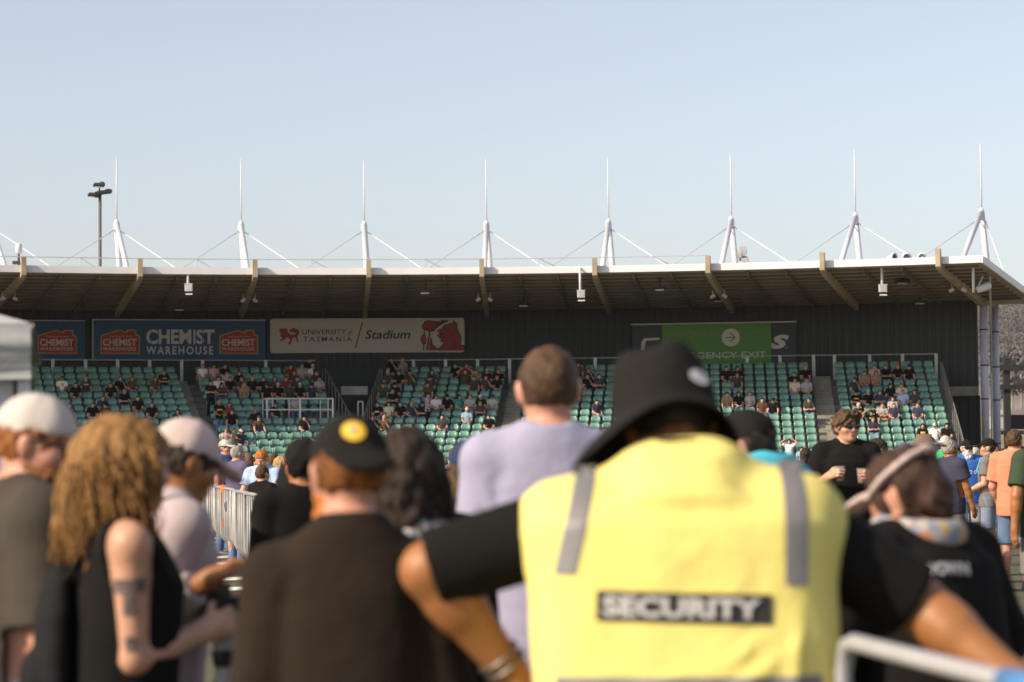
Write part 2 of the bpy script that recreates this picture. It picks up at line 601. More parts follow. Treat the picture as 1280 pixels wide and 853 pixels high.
# stair gap: lintel, black sheet painting the opening's shade, cheek walls
m = MB()
a, b = spos(-1, B2[2] + .45, 3, -0.6, 0), spos(1, B3[1] - .5, 3, -0.6, 0)
a.z = b.z = 4.9
m.beam(a, b, 0.45, 0.40)
part(m, 'stair_lintel', M_conc)
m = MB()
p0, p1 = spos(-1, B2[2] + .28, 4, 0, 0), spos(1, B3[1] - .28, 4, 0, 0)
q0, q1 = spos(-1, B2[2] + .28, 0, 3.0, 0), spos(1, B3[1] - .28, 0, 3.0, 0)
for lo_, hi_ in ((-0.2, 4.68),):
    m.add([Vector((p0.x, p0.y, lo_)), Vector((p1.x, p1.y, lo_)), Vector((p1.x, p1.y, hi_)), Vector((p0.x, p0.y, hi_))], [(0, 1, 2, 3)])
part(m, 'opening_shade_panel', M_dark)
m = MB()
m.add([Vector((q0.x, q0.y, 4.0)), Vector((q1.x, q1.y, 4.0)), Vector((q1.x, q1.y, 6.2)), Vector((q0.x, q0.y, 6.2))], [(0, 1, 2, 3)])
part(m, 'gap_wall', M_wallsteel)
m = MB()
g0 = u_at(-1, 447, 5)
for px in (447.5, 453.5):
    pp = at(px, 500, 112.0)
    m.tube([Vector((pp.x, pp.y, 3.2)), Vector((pp.x, pp.y, 4.35))], 0.035, 8)
pa, pb = at(447.5, 500, 112.0), at(453.5, 500, 112.0)
m.tube([Vector((pa.x, pa.y, 4.35)), Vector((pb.x, pb.y, 4.35))], 0.035, 8)
part(m, 'gap_rail', M_white)
# wheelchair platform box with white rails
k0 = 7
up0, up1 = u_at(-1, 332, k0), u_at(-1, 414, k0)
zf = floor_h(k0) + 0.42
pf = -0.45
def pp_(u, dv, z):
    q = spos(-1, u, k0, dv); return Vector((q.x, q.y, z))
m = MB()
m.add([pp_(up0, pf, zf), pp_(up1, pf, zf), pp_(up1, 0.72, zf), pp_(up0, 0.72, zf), pp_(up0, pf, zf - .22), pp_(up1, pf, zf - .22), pp_(up1, 0.72, zf - .22), pp_(up0, 0.72, zf - .22)],
      [(0, 1, 2, 3), (4, 5, 1, 0), (5, 6, 2, 1), (6, 7, 3, 2), (7, 4, 0, 3), (7, 6, 5, 4)])
part(m, 'viewing_platform', M_conc)
m = MB()
for hh in (0.52, 1.02):
    m.tube([pp_(up0, 0.7, zf + hh), pp_(up0, pf + .04, zf + hh), pp_(up1, pf + .04, zf + hh), pp_(up1, 0.7, zf + hh)], 0.034, 8)
for f in (0, 0.5, 1.0):
    u = up0 + (up1 - up0) * f
    m.tube([pp_(u, pf + .04, zf), pp_(u, pf + .04, zf + 1.03)], 0.045, 8)
for f in (0, .15, .4, .88, 1):
    u = up0 + (up1 - up0) * f
    m.tube([pp_(u, 0.68, zf), pp_(u, 0.68, zf + 1.0)], 0.03, 8)
part(m, 'platform_rail', M_white)

# ------------------------------------------------------------------ seats
def seat_mesh():
    m = MB()
    def shell(prof, curve, thick, nx=9):
        """prof: (z, y, half width) from bottom to top"""
        front, back = [], []
        nz = len(prof)
        for z, y, hw in prof:
            for i in range(nx):
                tx = -1 + 2 * i / (nx - 1)
                front.append((tx * hw, y - curve * tx * tx, z)); back.append((tx * hw * .98, y - curve * tx * tx + thick, z - .006))
        nf = len(front)
        fs = []
        for j in range(nz - 1):
            for i in range(nx - 1):
                a = j * nx + i
                fs.append((a, a + 1, a + nx + 1, a + nx))
                fs.append((nf + a, nf + a + nx, nf + a + nx + 1, nf + a + 1))
        bd = [i for i in range(nx)] + [j * nx + nx - 1 for j in range(1, nz)] + [(nz - 1) * nx + i for i in range(nx - 2, -1, -1)] + [j * nx for j in range(nz - 2, 0, -1)]
        for a, b in zip(bd, bd[1:] + bd[:1]):
            fs.append((a, nf + a, nf + b, b))
        m.add(front + back, fs)
    shell([(.555, .175, .10), (.565, .150, .155), (.59, .118, .19), (.64, .098, .205), (.70, .102, .21), (.76, .122, .208), (.81, .150, .195), (.845, .185, .17), (.862, .215, .13), (.866, .235, .08)], .045, .03)
    shell([(.22, .05, .12), (.25, .03, .17), (.33, .03, .185), (.42, .05, .185), (.49, .085, .17), (.515, .12, .12)], -.02, .05)
    m.box((0, 0.16, 0.42), (0.12, 0.04, 0.34))
    m.box((-.13, 0.15, 0.14), (0.03, 0.06, 0.28)); m.box((.13, 0.15, 0.14), (0.03, 0.06, 0.28))
    return m.mesh('seat')


SEATME = seat_mesh()
SEATME.materials.append(M_seat)
SEATME.polygons.foreach_set('use_smooth', [True] * len(SEATME.polygons))
HIDE = [(0, 470, 100, 700), (80, 505, 215, 700), (195, 517, 245, 700), (386, 520, 550, 700), (588, 515, 765, 800), (640, 430, 714, 700), (735, 420, 905, 800), (720, 505, 1005, 800), (650, 560, 1045, 853), (1020, 515, 1085, 800), (1080, 560, 1280, 800), (0, 380, 40, 600)]
seats = []
for bi, (sd_, ua, ub) in enumerate(BLOCKS):
    nn = int((ub - ua) / PITCHS)
    off = ((ub - ua) - (nn - 1) * PITCHS) / 2
    for k in range(NROW):
        for i in range(nn):
            u = ua + off + i * PITCHS
            if sd_ == -1 and bi == 1 and up0 - 0.3 < u < up1 + 0.3 and k in (6, 7): continue
            p = spos(sd_, u, k)
            x, y = proj(p + Vector((0, 0, .6)))
            vis = -5 < x < 1285 and not any(a < x < c and b < y < d for a, b, c, d in HIDE) and y < 592
            seats.append((bi, k, i, sd_, u, p, vis))
cand = [s for s in seats if s[6]]
cand.sort(key=lambda s: s[5].y)
single = cand[:296]
ids = {(s[0], s[1], s[2]) for s in single}
rest = MB()
for s in seats:
    bi, k, i, sd_, u, p, vis = s
    rz = -A1 if sd_ == 1 else A2
    jx = rng.uniform(-.012, .012)
    if (bi, k, i) in ids:
        o = bpy.data.objects.new('stadium_chair', SEATME)
        COL.objects.link(o)
        o.location = p
        o.rotation_euler = (rng.uniform(-.02, .02), 0, rz + jx)
        tag(o, 'green plastic tip-up seat in the lower rows of the stand', 'seat', 'green seats in the lower rows of the stand')
    else:
        M = Matrix.Translation(p) @ Matrix.Rotation(rz + jx, 4, 'Z')
        rest.add([M @ v.co for v in SEATME.vertices], [tuple(f.vertices) for f in SEATME.polygons])
o = rest.build('seat_rows', M_seat, smooth=True)
tag(o, 'upper and far rows of green stadium seats', 'seats', kind='stuff')

# ------------------------------------------------------------------ lettering and signs
def text_mesh(body, size, bold=0.0, sx=1.0, shear=0.0, spacing=1.0, depth=0.004):
    cu = bpy.data.curves.new('lettering', 'FONT')
    cu.body = body; cu.size = size; cu.offset = bold; cu.shear = shear
    cu.space_character = spacing; cu.align_x = 'CENTER'; cu.align_y = 'CENTER'
    cu.extrude = depth / 2
    cu.resolution_u = 3
    ob = bpy.data.objects.new('lettering', cu)
    COL.objects.link(ob)
    dg = bpy.context.evaluated_depsgraph_get()
    me = bpy.data.meshes.new_from_object(ob.evaluated_get(dg))
    bpy.data.objects.remove(ob); bpy.data.curves.remove(cu)
    for v in me.vertices: v.co.x *= sx
    return me


def fit_text(body, x0, x1, z0, z1, **kw):
    """text mesh scaled into the box, standing in local XZ facing -Y"""
    me = text_mesh(body, 1.0, **kw)
    c = np.array([v.co for v in me.vertices])
    lo, hi = c.min(0), c.max(0)
    for v in me.vertices:
        x = x0 + (v.co.x - lo[0]) / (hi[0] - lo[0]) * (x1 - x0)
        z = z0 + (v.co.y - lo[1]) / (hi[1] - lo[1]) * (z1 - z0)
        v.co = (x, -v.co.z, z)
    return me


M_signblue = mat('sign blue', (0.012, 0.075, 0.17), 0.55, 0.06)
M_signnavy = mat('sign navy', (0.035, 0.042, 0.06), 0.55, 0.06)
M_signgreen = mat('sign green', (0.10, 0.27, 0.055), 0.6, 0.08)
M_cream = mat('sign cream', (0.52, 0.48, 0.43), 0.6, 0.04)
M_letter = mat('pale lettering', (0.62, 0.58, 0.52), 0.6, 0.03)
M_red = mat('sign red', (0.36, 0.035, 0.02), 0.6, 0.06)
M_crest = mat('crest red', (0.30, 0.03, 0.028), 0.6, 0.06)
M_gold = mat('sign yellow', (0.55, 0.33, 0.04), 0.6, 0.05)
M_ink = mat('dark ink', (0.02, 0.018, 0.016), 0.6, 0.05)
RS = RW - 0.30


class Board:
    """flat board on the back wall; children are placed from photo pixels inside it"""
    def __init__(self, name, x0, x1, y0, y1, label, cat='sign', r=RS):
        xm, ym = (x0 + x1) / 2, (y0 + y1) / 2
        t = theta_at(xm, r)
        p = pol(r, t, 6)
        q = at(xm, ym, p.y)
        self.root = empty(name, (p.x, p.y, q.z), -t)
        tag(self.root, label, cat)
        self.sc = p.y / FPX * 1.003
        self.xs = self.sc / math.cos(t * 0.9)
        self.xm, self.ym = xm, ym
        self.w, self.h = (x1 - x0) * self.xs, (y1 - y0) * self.sc

    def P(self, x, y): return ((x - self.xm) * self.xs, (self.ym - y) * self.sc)

    def poly(self, name, pts, m, depth=0.05, y=0.0):
        mb = MB(); mb.prism([self.P(*p) for p in pts], depth, Matrix.Translation((0, y, 0)))
        return mb.build(name, m, self.root)

    def rect(self, name, x0, y0, x1, y1, m, depth=0.05, y=0.0):
        return self.poly(name, [(x0, y1), (x1, y1), (x1, y0), (x0, y0)], m, depth, y)

    def text(self, name, body, x0, x1, y0, y1, m, y=-0.055, **kw):
        a, b = self.P(x0, y1), self.P(x1, y0)
        me = fit_text(body, a[0], b[0], a[1], b[1], **kw)
        for v in me.vertices: v.co.y += y
        return link(name, me, m, self.root)


def house_logo(b, x, y, wpx):
    k = wpx / 540.0
    def T(pts, s=1.0):
        cx, cy = 445, 400
        return [(x + ((px - cx) * s + cx - 175) * k, y + ((py - cy) * s + cy - 200) * k) for px, py in pts]
    outer = [(172, 548), (172, 282), (430, 200), (528, 232), (532, 200), (664, 200), (664, 262), (716, 288), (718, 548)]
    inner = [(188, 532), (188, 294), (430, 216), (540, 250), (548, 216), (648, 216), (648, 274), (700, 298), (702, 532)]
    o1 = b.poly('logo_border', T(outer), M_gold, 0.01, -0.052)
    b.poly('logo_field', T(inner), M_red, 0.008, -0.064)
    yy = lambda v: y + (v - 200) * k
    xx = lambda v: x + (v - 175) * k
    b.text('logo_slogan', 'Stop Paying Too Much!', xx(290), xx(610), yy(284), yy(312), M_letter, y=-0.076)
    b.text('logo_lettering', 'CHEMIST', xx(205), xx(672), yy(332), yy(432), M_letter, y=-0.076, bold=0.02)
    b.text('logo_lettering', 'WAREHOUSE', xx(205), xx(664), yy(450), yy(500), M_letter, y=-0.076, bold=0.015, spacing=1.25)


b = Board('advertising_board', -30, 103, 401, 451, 'blue advertising board at the far left of the back wall, partly behind the tent')
b.rect('panel', -30, 401, 103, 451, M_signblue)
b.rect('frame', -30, 400.2, 103, 401.2, M_letter, 0.07)
house_logo(b, 46.5, 412.5, 46.5)
b = Board('advertising_board', 120, 330, 401, 451, 'long blue advertising board with pale stencil lettering between two red house logos')
b.rect('panel', 120, 401, 330, 451, M_signblue)
b.rect('frame', 119, 399.6, 330, 400.8, M_letter, 0.08)
b.rect('frame', 119, 400.8, 120.2, 451, M_letter, 0.08)
house_logo(b, 129, 412.5, 47)
house_logo(b, 273.5, 412.5, 47)
for t_, x0_, x1_, y0_, y1_ in (('CHEMIST', 184, 267, 412, 430.5), ('WAREHOUSE', 184, 265.5, 433, 443.5)):
    b.text('lettering', t_, x0_, x1_, y0_, y1_, M_letter, bold=0.032 if t_[0] == 'C' else 0.02, spacing=1.0 if t_[0] == 'C' else 1.3)
# stencil cuts through the big letters
for xx_ in (189.5, 240.5, 252.0):
    b.rect('stencil_cut', xx_, 411.8, xx_ + 0.8, 430.8, M_signblue, 0.012, -0.052)

b = Board('stadium_name_board', 339, 580.5, 398.2, 441.2, 'cream name board with dark lettering, a small red crest and a red torch-bearing lion')
pts = []
for cx, cy, a0 in ((342.5, 401.7, 180), (577.0, 401.7, 270), (577.0, 437.7, 0), (342.5, 437.7, 90)):
    for j in range(6):
        a = rad(a0 + 90 * j / 5)
        pts.append((cx + 3.5 * math.cos(a), cy + 3.5 * math.sin(a)))
b.poly('panel', pts[::-1], M_cream)
C1 = lambda L: [(335 + px / 9.846, 392 + py / 9.846) for px, py in L]
C2 = lambda L: [(445 + px / 8.828, 390 + py / 8.828) for px, py in L]
b.poly('crest', C1([(155, 182), (240, 180), (258, 232), (290, 258), (340, 255), (352, 236), (285, 226), (266, 202), (330, 176), (388, 198), (396, 240), (372, 275), (386, 340), (362, 350), (354, 300), (312, 292), (304, 340), (282, 382), (248, 366), (285, 335), (275, 300), (240, 292), (212, 322), (165, 342), (160, 316), (196, 300), (168, 284), (162, 252), (178, 244), (150, 226)])[::-1], M_crest, 0.012, -0.052)
b.text('lettering', 'UNIVERSITY', 378.5, 433.5, 411.8, 418.0, M_ink, bold=0.006)
b.text('lettering', 'of', 434.5, 440.8, 411.5, 419.5, M_ink, bold=0.0, shear=0.35)
b.text('lettering', 'TASMANIA', 380, 440.3, 420.8, 427.0, M_ink, bold=0.006, spacing=1.35)
b.poly('slash', [(443.6, 435.0), (445.4, 435.0), (454.4, 402.8), (452.6, 402.8)], M_red, 0.012, -0.052)
b.text('lettering', 'Stadium', 456.5, 513, 413, 424.0, M_ink, bold=0.016, shear=0.22)
lion = [(905, 215), (945, 195), (975, 160), (1040, 140), (1060, 145), (1075, 108), (1108, 145), (1108, 190), (1128, 240), (1152, 290), (1150, 345), (1140, 385), (1190, 380), (1195, 430), (915, 430), (950, 385), (985, 335), (945, 330), (940, 300), (925, 285), (895, 262), (960, 265), (975, 250), (930, 240)]
b.poly('emblem_outline', C2([(895, 208), (945, 185), (970, 150), (1040, 130), (1058, 132), (1074, 92), (1120, 140), (1120, 190), (1140, 238), (1163, 290), (1160, 345), (1154, 372), (1200, 370), (1200, 434), (905, 434), (895, 418), (940, 380), (970, 340), (935, 340), (930, 305), (915, 290), (885, 255), (940, 258), (915, 240)])[::-1], M_ink, 0.008, -0.052)
b.poly('emblem', C2(lion)[::-1], M_crest, 0.008, -0.062)
for q in ([(975, 205), (1010, 195), (1035, 200), (1010, 212)], [(1090, 330), (1120, 390), (1112, 395), (1080, 335)], [(1060, 345), (1090, 410), (1082, 415), (1050, 350)], [(1030, 240), (1075, 262), (1070, 270), (1025, 250)], [(930, 240), (985, 246), (965, 262), (905, 262)]):
    b.poly('emblem_line', C2(q)[::-1], M_ink, 0.006, -0.072)
b.poly('torch_outline', C2([(735, 196), (725, 158), (754, 112), (800, 95), (862, 106), (912, 110), (962, 95), (1020, 98), (1016, 112), (965, 130), (922, 160), (880, 192), (858, 220), (800, 222), (760, 206)])[::-1], M_ink, 0.008, -0.052)
b.poly('torch', C2([(745, 190), (735, 160), (760, 120), (800, 105), (860, 115), (910, 120), (955, 108), (915, 145), (870, 180), (850, 208), (800, 210), (765, 195)])[::-1], M_crest, 0.008, -0.062)
b.poly('torch_staff', C2([(748, 200), (760, 200), (752, 430), (738, 430)])[::-1], M_ink, 0.008, -0.052)
b.poly('torch_staff', C2([(808, 222), (822, 222), (788, 430), (770, 430)])[::-1], M_ink, 0.008, -0.0525)
b.poly('emblem_arm', C2([(822, 280), (838, 310), (842, 360), (915, 415), (915, 430), (796, 430), (806, 360)])[::-1], M_crest, 0.008, -0.062)
b.poly('emblem_hand', C2([(740, 248), (768, 262), (778, 310), (770, 362), (745, 372), (720, 350), (712, 300), (722, 268)])[::-1], M_crest, 0.008, -0.0625)

b = Board('sponsor_board', 792, 994, 404, 456, 'dark navy board with white letter ends showing past the green exit banner')
b.rect('panel', 792, 405, 994, 456, M_signnavy, 0.04)
b.rect('frame', 790, 403.4, 994.5, 404.9, M_letter, 0.08)
b.text('lettering', 'S', 961.5, 985.5, 420, 437.5, M_letter, bold=0.06, shear=0.3, y=-0.045)
b.text('lettering', '.', 981.5, 983.2, 435.5, 437.2, M_letter, y=-0.045)
b.poly('lettering', [(801.5, 437), (803.5, 425.5), (806.5, 421.8), (826, 421.2), (825.2, 424.2), (810, 424.6), (808.2, 426.5), (806.5, 437)][::-1], M_letter, 0.01, -0.042)
b = Board('exit_banner', 829, 963.5, 403.5, 455.5, 'green emergency exit banner with a white arrow disc')
b.rect('panel', 829, 405.2, 963.5, 455.5, M_signgreen, 0.03, -0.10)
cir = [(914 + 11.2 * math.cos(2 * PI * j / 28), 422.5 + 11.2 * math.sin(2 * PI * j / 28)) for j in range(28)]
b.poly('arrow_disc', cir[::-1], M_letter, 0.008, -0.132)
b.poly('arrow', [(907.5, 421.8), (916.8, 421.8), (912.6, 417.6), (914.0, 416.6), (920.2, 422.5), (914.0, 428.4), (912.6, 427.4), (916.8, 423.2), (907.5, 423.2)][::-1], M_signgreen, 0.006, -0.142)
b.text('lettering', 'EMERGENCY EXIT', 836, 957, 440.5, 448.5, M_letter, y=-0.135, bold=0.0)
for j in range(22):
    x_ = 831 + j * 6.1
    b.rect('banner_fold_shade', x_, 450, x_ + 1.2, 455.4, mat('sign green shade fold', (0.085, 0.235, 0.05), 0.6, 0.08), 0.012, -0.131)  # fold shade painted as strips of darker green

# ------------------------------------------------------------------ roof equipment
def speaker(px, ytop, ybot, label):
    d = 105.6 - (px - 600) ** 2 * 6.2e-6
    a, b_ = at(px, ytop, d), at(px, ybot, d)
    r = empty('hanging_speaker', (a.x, a.y, b_.z))
    tag(r, label, 'speaker', 'loudspeakers hung from the roof edge')
    L = a.z - b_.z
    m = MB(); m.tube([(0, 0, 0.15), (0, 0, L), (0.02, 0.25, L + 0.03), (0.02, 0.45, L - .03)], 0.055, 10); m.build('drop_pole', M_white, r, True)
    m = MB(); m.box((0.03, 0, 0.28), (0.32, 0.26, 0.30)); m.box((0.03, 0, 0.44), (0.36, 0.30, 0.03)); m.build('speaker_box', M_white, r)
    m = MB(); m.box((0.03, -.135, 0.28), (0.25, 0.012, 0.22)); m.build('grille', M_galv, r)
    m = MB(); m.box((0.05, 0, 0.0), (0.30, 0.18, 0.06)); m.build('lamp', M_lamp, r)


speaker(235, 337, 368, 'white speaker on a drop pole at the roof edge above the blue board')
speaker(725, 336, 376, 'white speaker on a drop pole at the roof edge right of the centre')
speaker(1102, 326, 369, 'white speaker on a drop pole near the right end of the roof edge')
a = at(1216, 322, 103.2); b_ = at(1216, 366, 103.2)
m = MB(); m.tube([(0, 0, 0), (0, 0, a.z - b_.z), (0, .3, a.z - b_.z + .05)], 0.06, 10)
o = m.build('drop_pole', M_white, None, True); o.location = (a.x, a.y, b_.z)
o.name = 'hanging_pole'; tag(o, 'bare white drop pole at the right end of the roof edge', 'pole')
c_ = at(1229, 360, 104.5)
r = empty('security_camera', c_, 0.0); tag(r, 'white camera housing pointing left under the right end of the roof', 'camera')
m = MB(); m.lathe([(0.10, -.3), (0.15, -.28), (0.17, 0.2), (0.12, .34)], 14, Matrix.Rotation(rad(70), 4, 'Y')); m.build('housing', M_white, r, True)
m = MB(); m.beam((-.3, 0, -.1), (0.1, .6, .55), 0.06, 0.06); m.build('bracket', M_galv, r)

for j, px in enumerate((1118, 1133, 1152)):
    c_ = at(px, 321.5, 104.6)
    r = empty('horn_speaker', c_, rad((40, -10, -25)[j]))
    tag(r, ('pale horn speaker on the roof edge turned to the left', 'horn speaker on the roof edge between two others', 'horn speaker on the roof edge nearest the right corner')[j], 'horn speaker', 'horn speakers on the roof edge')
    MM = Matrix.Rotation(rad(90), 4, 'X')
    r.scale = (.7, .7, .7)
    m = MB(); m.lathe([(0.30, .0), (0.25, -.08), (0.13, -.3), (0.09, -.55)], 18, MM @ Matrix.Scale(-1, 4, (0, 0, 1)) @ Matrix.Translation((0, 0, 0)) @ Matrix.Scale(-1, 4, (0, 0, 1))); m.build('horn', M_white, r, True)
    m = MB(); m.lathe([(0.2, .0), (0.19, .02)], 18, MM); m.build('horn_mouth', M_black, r)
    m = MB(); m.box((0, .3, -.25), (0.1, .1, .3)); m.box((0, .3, -.40), (.3, .3, .04)); m.build('bracket', M_galv, r)
for px, py in ((532, 367), (825, 363), (898, 377), (1128, 355), (655, 383), (1150, 380), (225, 388)):
    d = 107.5 if py < 370 else 114
    p_ = at(px, py, d)
    r = empty('soffit_lamp', p_)
    tag(r, {532: 'flat lamp on the underside of the roof, left of the middle mast', 825: 'flat lamp on the underside of the roof above the navy board', 898: 'small flat lamp at the back of the roof underside above the exit banner', 1128: 'flat lamp on the roof underside beside the right speaker', 655: 'small flat lamp near the wall right of the name board', 1150: 'small flat lamp at the back right of the roof underside', 225: 'small flat lamp near the wall above the long blue board'}[px], 'lamp', 'flat lamps under the roof')
    zs = soff(math.hypot(p_.x - X0, p_.y - Y0)) - p_.z
    m = MB(); m.box((0, 0, .09), (0.62, .3, .1)); m.beam((0, 0, .1), (0, 0, zs), .08, .08, up=(0, 1, 0)); m.build('housing', M_darksteel, r)
    m = MB(); m.box((-.02, -.05, 0.0), (0.38, .22, .05)); m.build('lamp_glass', M_lamp, r)


# camera mast at far left, floodlight pair, tall floodlight tower behind the roof
r = empty('roof_camera', at(23.5, 332, 106.0)); tag(r, 'small white domed camera on a bracket above the left roof edge', 'camera')
m = MB(); m.tube([(0, 0, -.2), (0, 0, .65)], .05, 8); m.box((-.1, 0, .12), (.32, .2, .14)); m.box((.1, .05, -.02), (.2, .2, .2)); m.build('bracket', M_darksteel, r)
m = MB(); m.lathe([(.06, .5), (.14, .55), (.16, .78), (.12, .95), (.04, 1.0)], 14); m.build('dome', M_white, r, True)
r = empty('floodlight_pole', at(926, 336, 121.0)); tag(r, 'short grey floodlight pole behind the roof with two lamp heads', 'floodlight')
m = MB(); m.tube([(0, 0, -3), (0, 0, .8)], .09, 10); m.beam((-.25, 0, .62), (.25, 0, .62), .08, .08); m.build('pole', M_galv, r, True)
for dx, dz in ((-.14, .72), (.2, .40), (.12, .9)):
    m = MB(); m.box((dx, -.1, dz), (.36, .3, .3), Matrix.Rotation(.5, 3, 'X')); h_ = m.build('lamp_head', M_galv, r)
    m = MB(); m.box((dx, -.26, dz - .06), (.3, .03, .24), Matrix.Rotation(.5, 3, 'X')); m.build('lamp_glass', M_lamp, r)
tp = at(125, 243, 150.0)
r = empty('floodlight_tower', (tp.x, tp.y, 4.0)); tag(r, 'tall floodlight mast with three dark lamp clusters behind the left of the roof', 'floodlight')
H_ = tp.z - 4.0
m = MB(); m.tube([(0, 0, -6.0), (0, 0, H_)], .13, 12, .10); m.build('pole', mat('dark pole steel', (.12, .10, .095), .6, .15), r, True)
for (dx, dz, wd, an) in ((-.40, -.05, .62, 8), (.25, .12, .95, -6), (-.05, .58, .66, 2)):
    m = MB()
    m.box((dx, 0, H_ + dz), (wd, .55, .16), Matrix.Rotation(rad(an), 3, 'Y') @ Matrix.Rotation(rad(20), 3, 'X'))
    m.box((dx + wd * .25, .1, H_ + dz + .1), (wd * .3, .3, .2), Matrix.Rotation(rad(an), 3, 'Y'))
    m.beam((0, 0, H_ - .1), (dx, 0, H_ + dz), .08, .08, up=(0, 1, 0))
    m.build('lamp_cluster', M_darksteel, r)
    m = MB(); m.box((dx - wd * .1, -.1, H_ + dz - .1), (wd * .6, .3, .05), Matrix.Rotation(rad(an), 3, 'Y') @ Matrix.Rotation(rad(20), 3, 'X')); m.build('lamp_glass', M_lamp, r)

# dark steel frame standing right of the stand, in front of the paddock
r = empty('steel_frame', at(1266, 581, 128.0)); r.location.z = 0
tag(r, 'dark steel frame of posts and two rails to the right of the stand', 'frame')
fx0 = at(1246, 500, 128).x - r.location.x
for px in (1258.5, 1305, 1360):
    m = MB(); m.box((at(px, 500, 128).x - r.location.x, 0, 3.4), (0.34, .34, 6.8)); m.build('post', M_darksteel, r)
for py, hgt in ((460, .30), (484, .26), (541, .2)):
    z_ = at(1266, py, 128).z
    m = MB(); m.beam((fx0, -.2, z_), (6, -.2, z_), .25, hgt); m.build('rail', M_darksteel, r)
# pale low sheds across the paddock
for px, wd, lb in ((1268, 9, 'long low pale shed across the dry paddock'), (1277, 5, 'small pale shed at the edge of the dry paddock')):
    p_ = at(px, 516, 420.0); zg = gz(p_.x, 420)
    r = empty('shed', (p_.x, p_.y, zg)); tag(r, lb, 'shed')
    m = MB(); m.box((0, 0, 1.2), (wd, 5, 2.4)); m.build('wall', mat('shed wall', (.35, .34, .33), .8), r)
    m = MB(); m.prism([(-2.8, 0), (2.8, 0), (0, 1.0)], wd + .4, Matrix.Translation((-(wd + .4) / 2 + 0, 0, 2.42)) @ Matrix.Rotation(PI / 2, 4, 'Z')); m.build('roof', mat('shed roof', (.3, .26, .25), .7), r)

# ------------------------------------------------------------------ trees on the far hill
def clump(m, c, rx, rz, nleaf, size):
    for _ in range(nleaf):
        a = rng.uniform(0, 2 * PI); zz = rng.uniform(-1, 1); rr = rng.random() ** .4
        q = math.sqrt(1 - zz * zz)
        p = Vector((c[0] + rx * rr * q * math.cos(a), c[1] + rx * rr * q * math.sin(a), c[2] + rz * rr * zz))
        s1 = Vector((rng.uniform(-1, 1), rng.uniform(-1, 1), rng.uniform(-1, 1))).normalized() * size
        s2 = Vector((rng.uniform(-1, 1), rng.uniform(-1, 1), rng.uniform(-1, 1))).normalized() * size
        m.add([p - s1 - s2, p + s1 - s2, p + s1 + s2 * .6, p - s1 + s2], [(0, 1, 2, 3)])


M_leaf = mat('gum foliage', (0.105, 0.098, 0.09), .9, .25, .02)  # pale grey, with some distance haze put into the colour
M_leaf2 = mat('dry gum foliage', (0.15, 0.13, 0.10), .9, .4, .2)
M_trunk = mat('pale bark', (.30, .27, .24), .9, .3, .3)
m = MB()
for _ in range(560):
    y_ = rng.uniform(720, 1480)
    x_ = y_ * rng.uniform(0.185, 0.235)
    z_ = hill_z(x_, y_)
    hgt = rng.uniform(5, 11)
    clump(m, (x_, y_, z_ + hgt * .62), hgt * .42, hgt * .42, 190, hgt * .028)
o = m.build('woodland', M_leaf); tag(o, 'grey-green wood covering the hillside', 'wood', kind='stuff')
for j, (px, y_, hgt, lb) in enumerate(((1254, 560, 17, 'tall pale-trunked gum tree in front of the hill wood'), (1264, 600, 13, 'dry tree with a broad crown beside the tall gum'), (1276, 570, 15, 'gum tree at the right edge in front of the hill'), (1249, 640, 11, 'small dark tree just right of the end columns'))):
    x_ = at(px, 480, y_).x; z_ = gz(x_, y_)
    r = empty('gum_tree', (x_, y_, z_)); tag(r, lb, 'tree', 'trees at the foot of the hill')
    m = MB(); m.tube([(0, 0, -.3), (.2, 0, hgt * .4), (-.1, .2, hgt * .8)], .35, 8, .12)
    for q in range(5):
        a = q * 1.3 + j; z0 = hgt * (.35 + .09 * q)
        m.tube([(.1, 0, z0), (math.cos(a) * hgt * .12, math.sin(a) * hgt * .12, z0 + hgt * .14), (math.cos(a) * hgt * .2, math.sin(a) * hgt * .2, z0 + hgt * .22)], .14, 6, .05)
    m.build('trunk', M_trunk, r, True)
    m = MB()
    for q in range(9):
        a = q * 2.4 + j; rr = hgt * rng.uniform(.08, .25)
        clump(m, (math.cos(a) * rr, math.sin(a) * rr, hgt * rng.uniform(.5, .95)), hgt * .12, hgt * .10, 60, hgt * .028)
    m.build('crown', (M_leaf, M_leaf2)[j % 2], r)
# ------------------------------------------------------------------ people: smooth bodies grown from distance fields
class F:
    """one term of a distance field: bounding box, function and the way it joins"""
    __slots__ = ('lo', 'hi', 'fn', 'op', 'k')
    def __init__(self, lo, hi, fn, op='u', k=0.02):
        self.lo, self.hi, self.fn, self.op, self.k = np.array(lo, float), np.array(hi, float), fn, op, k


def cone(a, b, ra, rb, op='u', k=0.02):
    a, b = np.array(a, float), np.array(b, float)
    r = max(ra, rb); ab = b - a; L2 = max(1e-9, float(ab @ ab))
    def fn(X, Y, Z):
        px, py, pz = X - a[0], Y - a[1], Z - a[2]
        t = np.clip((px * ab[0] + py * ab[1] + pz * ab[2]) / L2, 0, 1)
        return np.sqrt((px - t * ab[0]) ** 2 + (py - t * ab[1]) ** 2 + (pz - t * ab[2]) ** 2) - (ra + (rb - ra) * t)
    return F(np.minimum(a, b) - r, np.maximum(a, b) + r, fn, op, k)


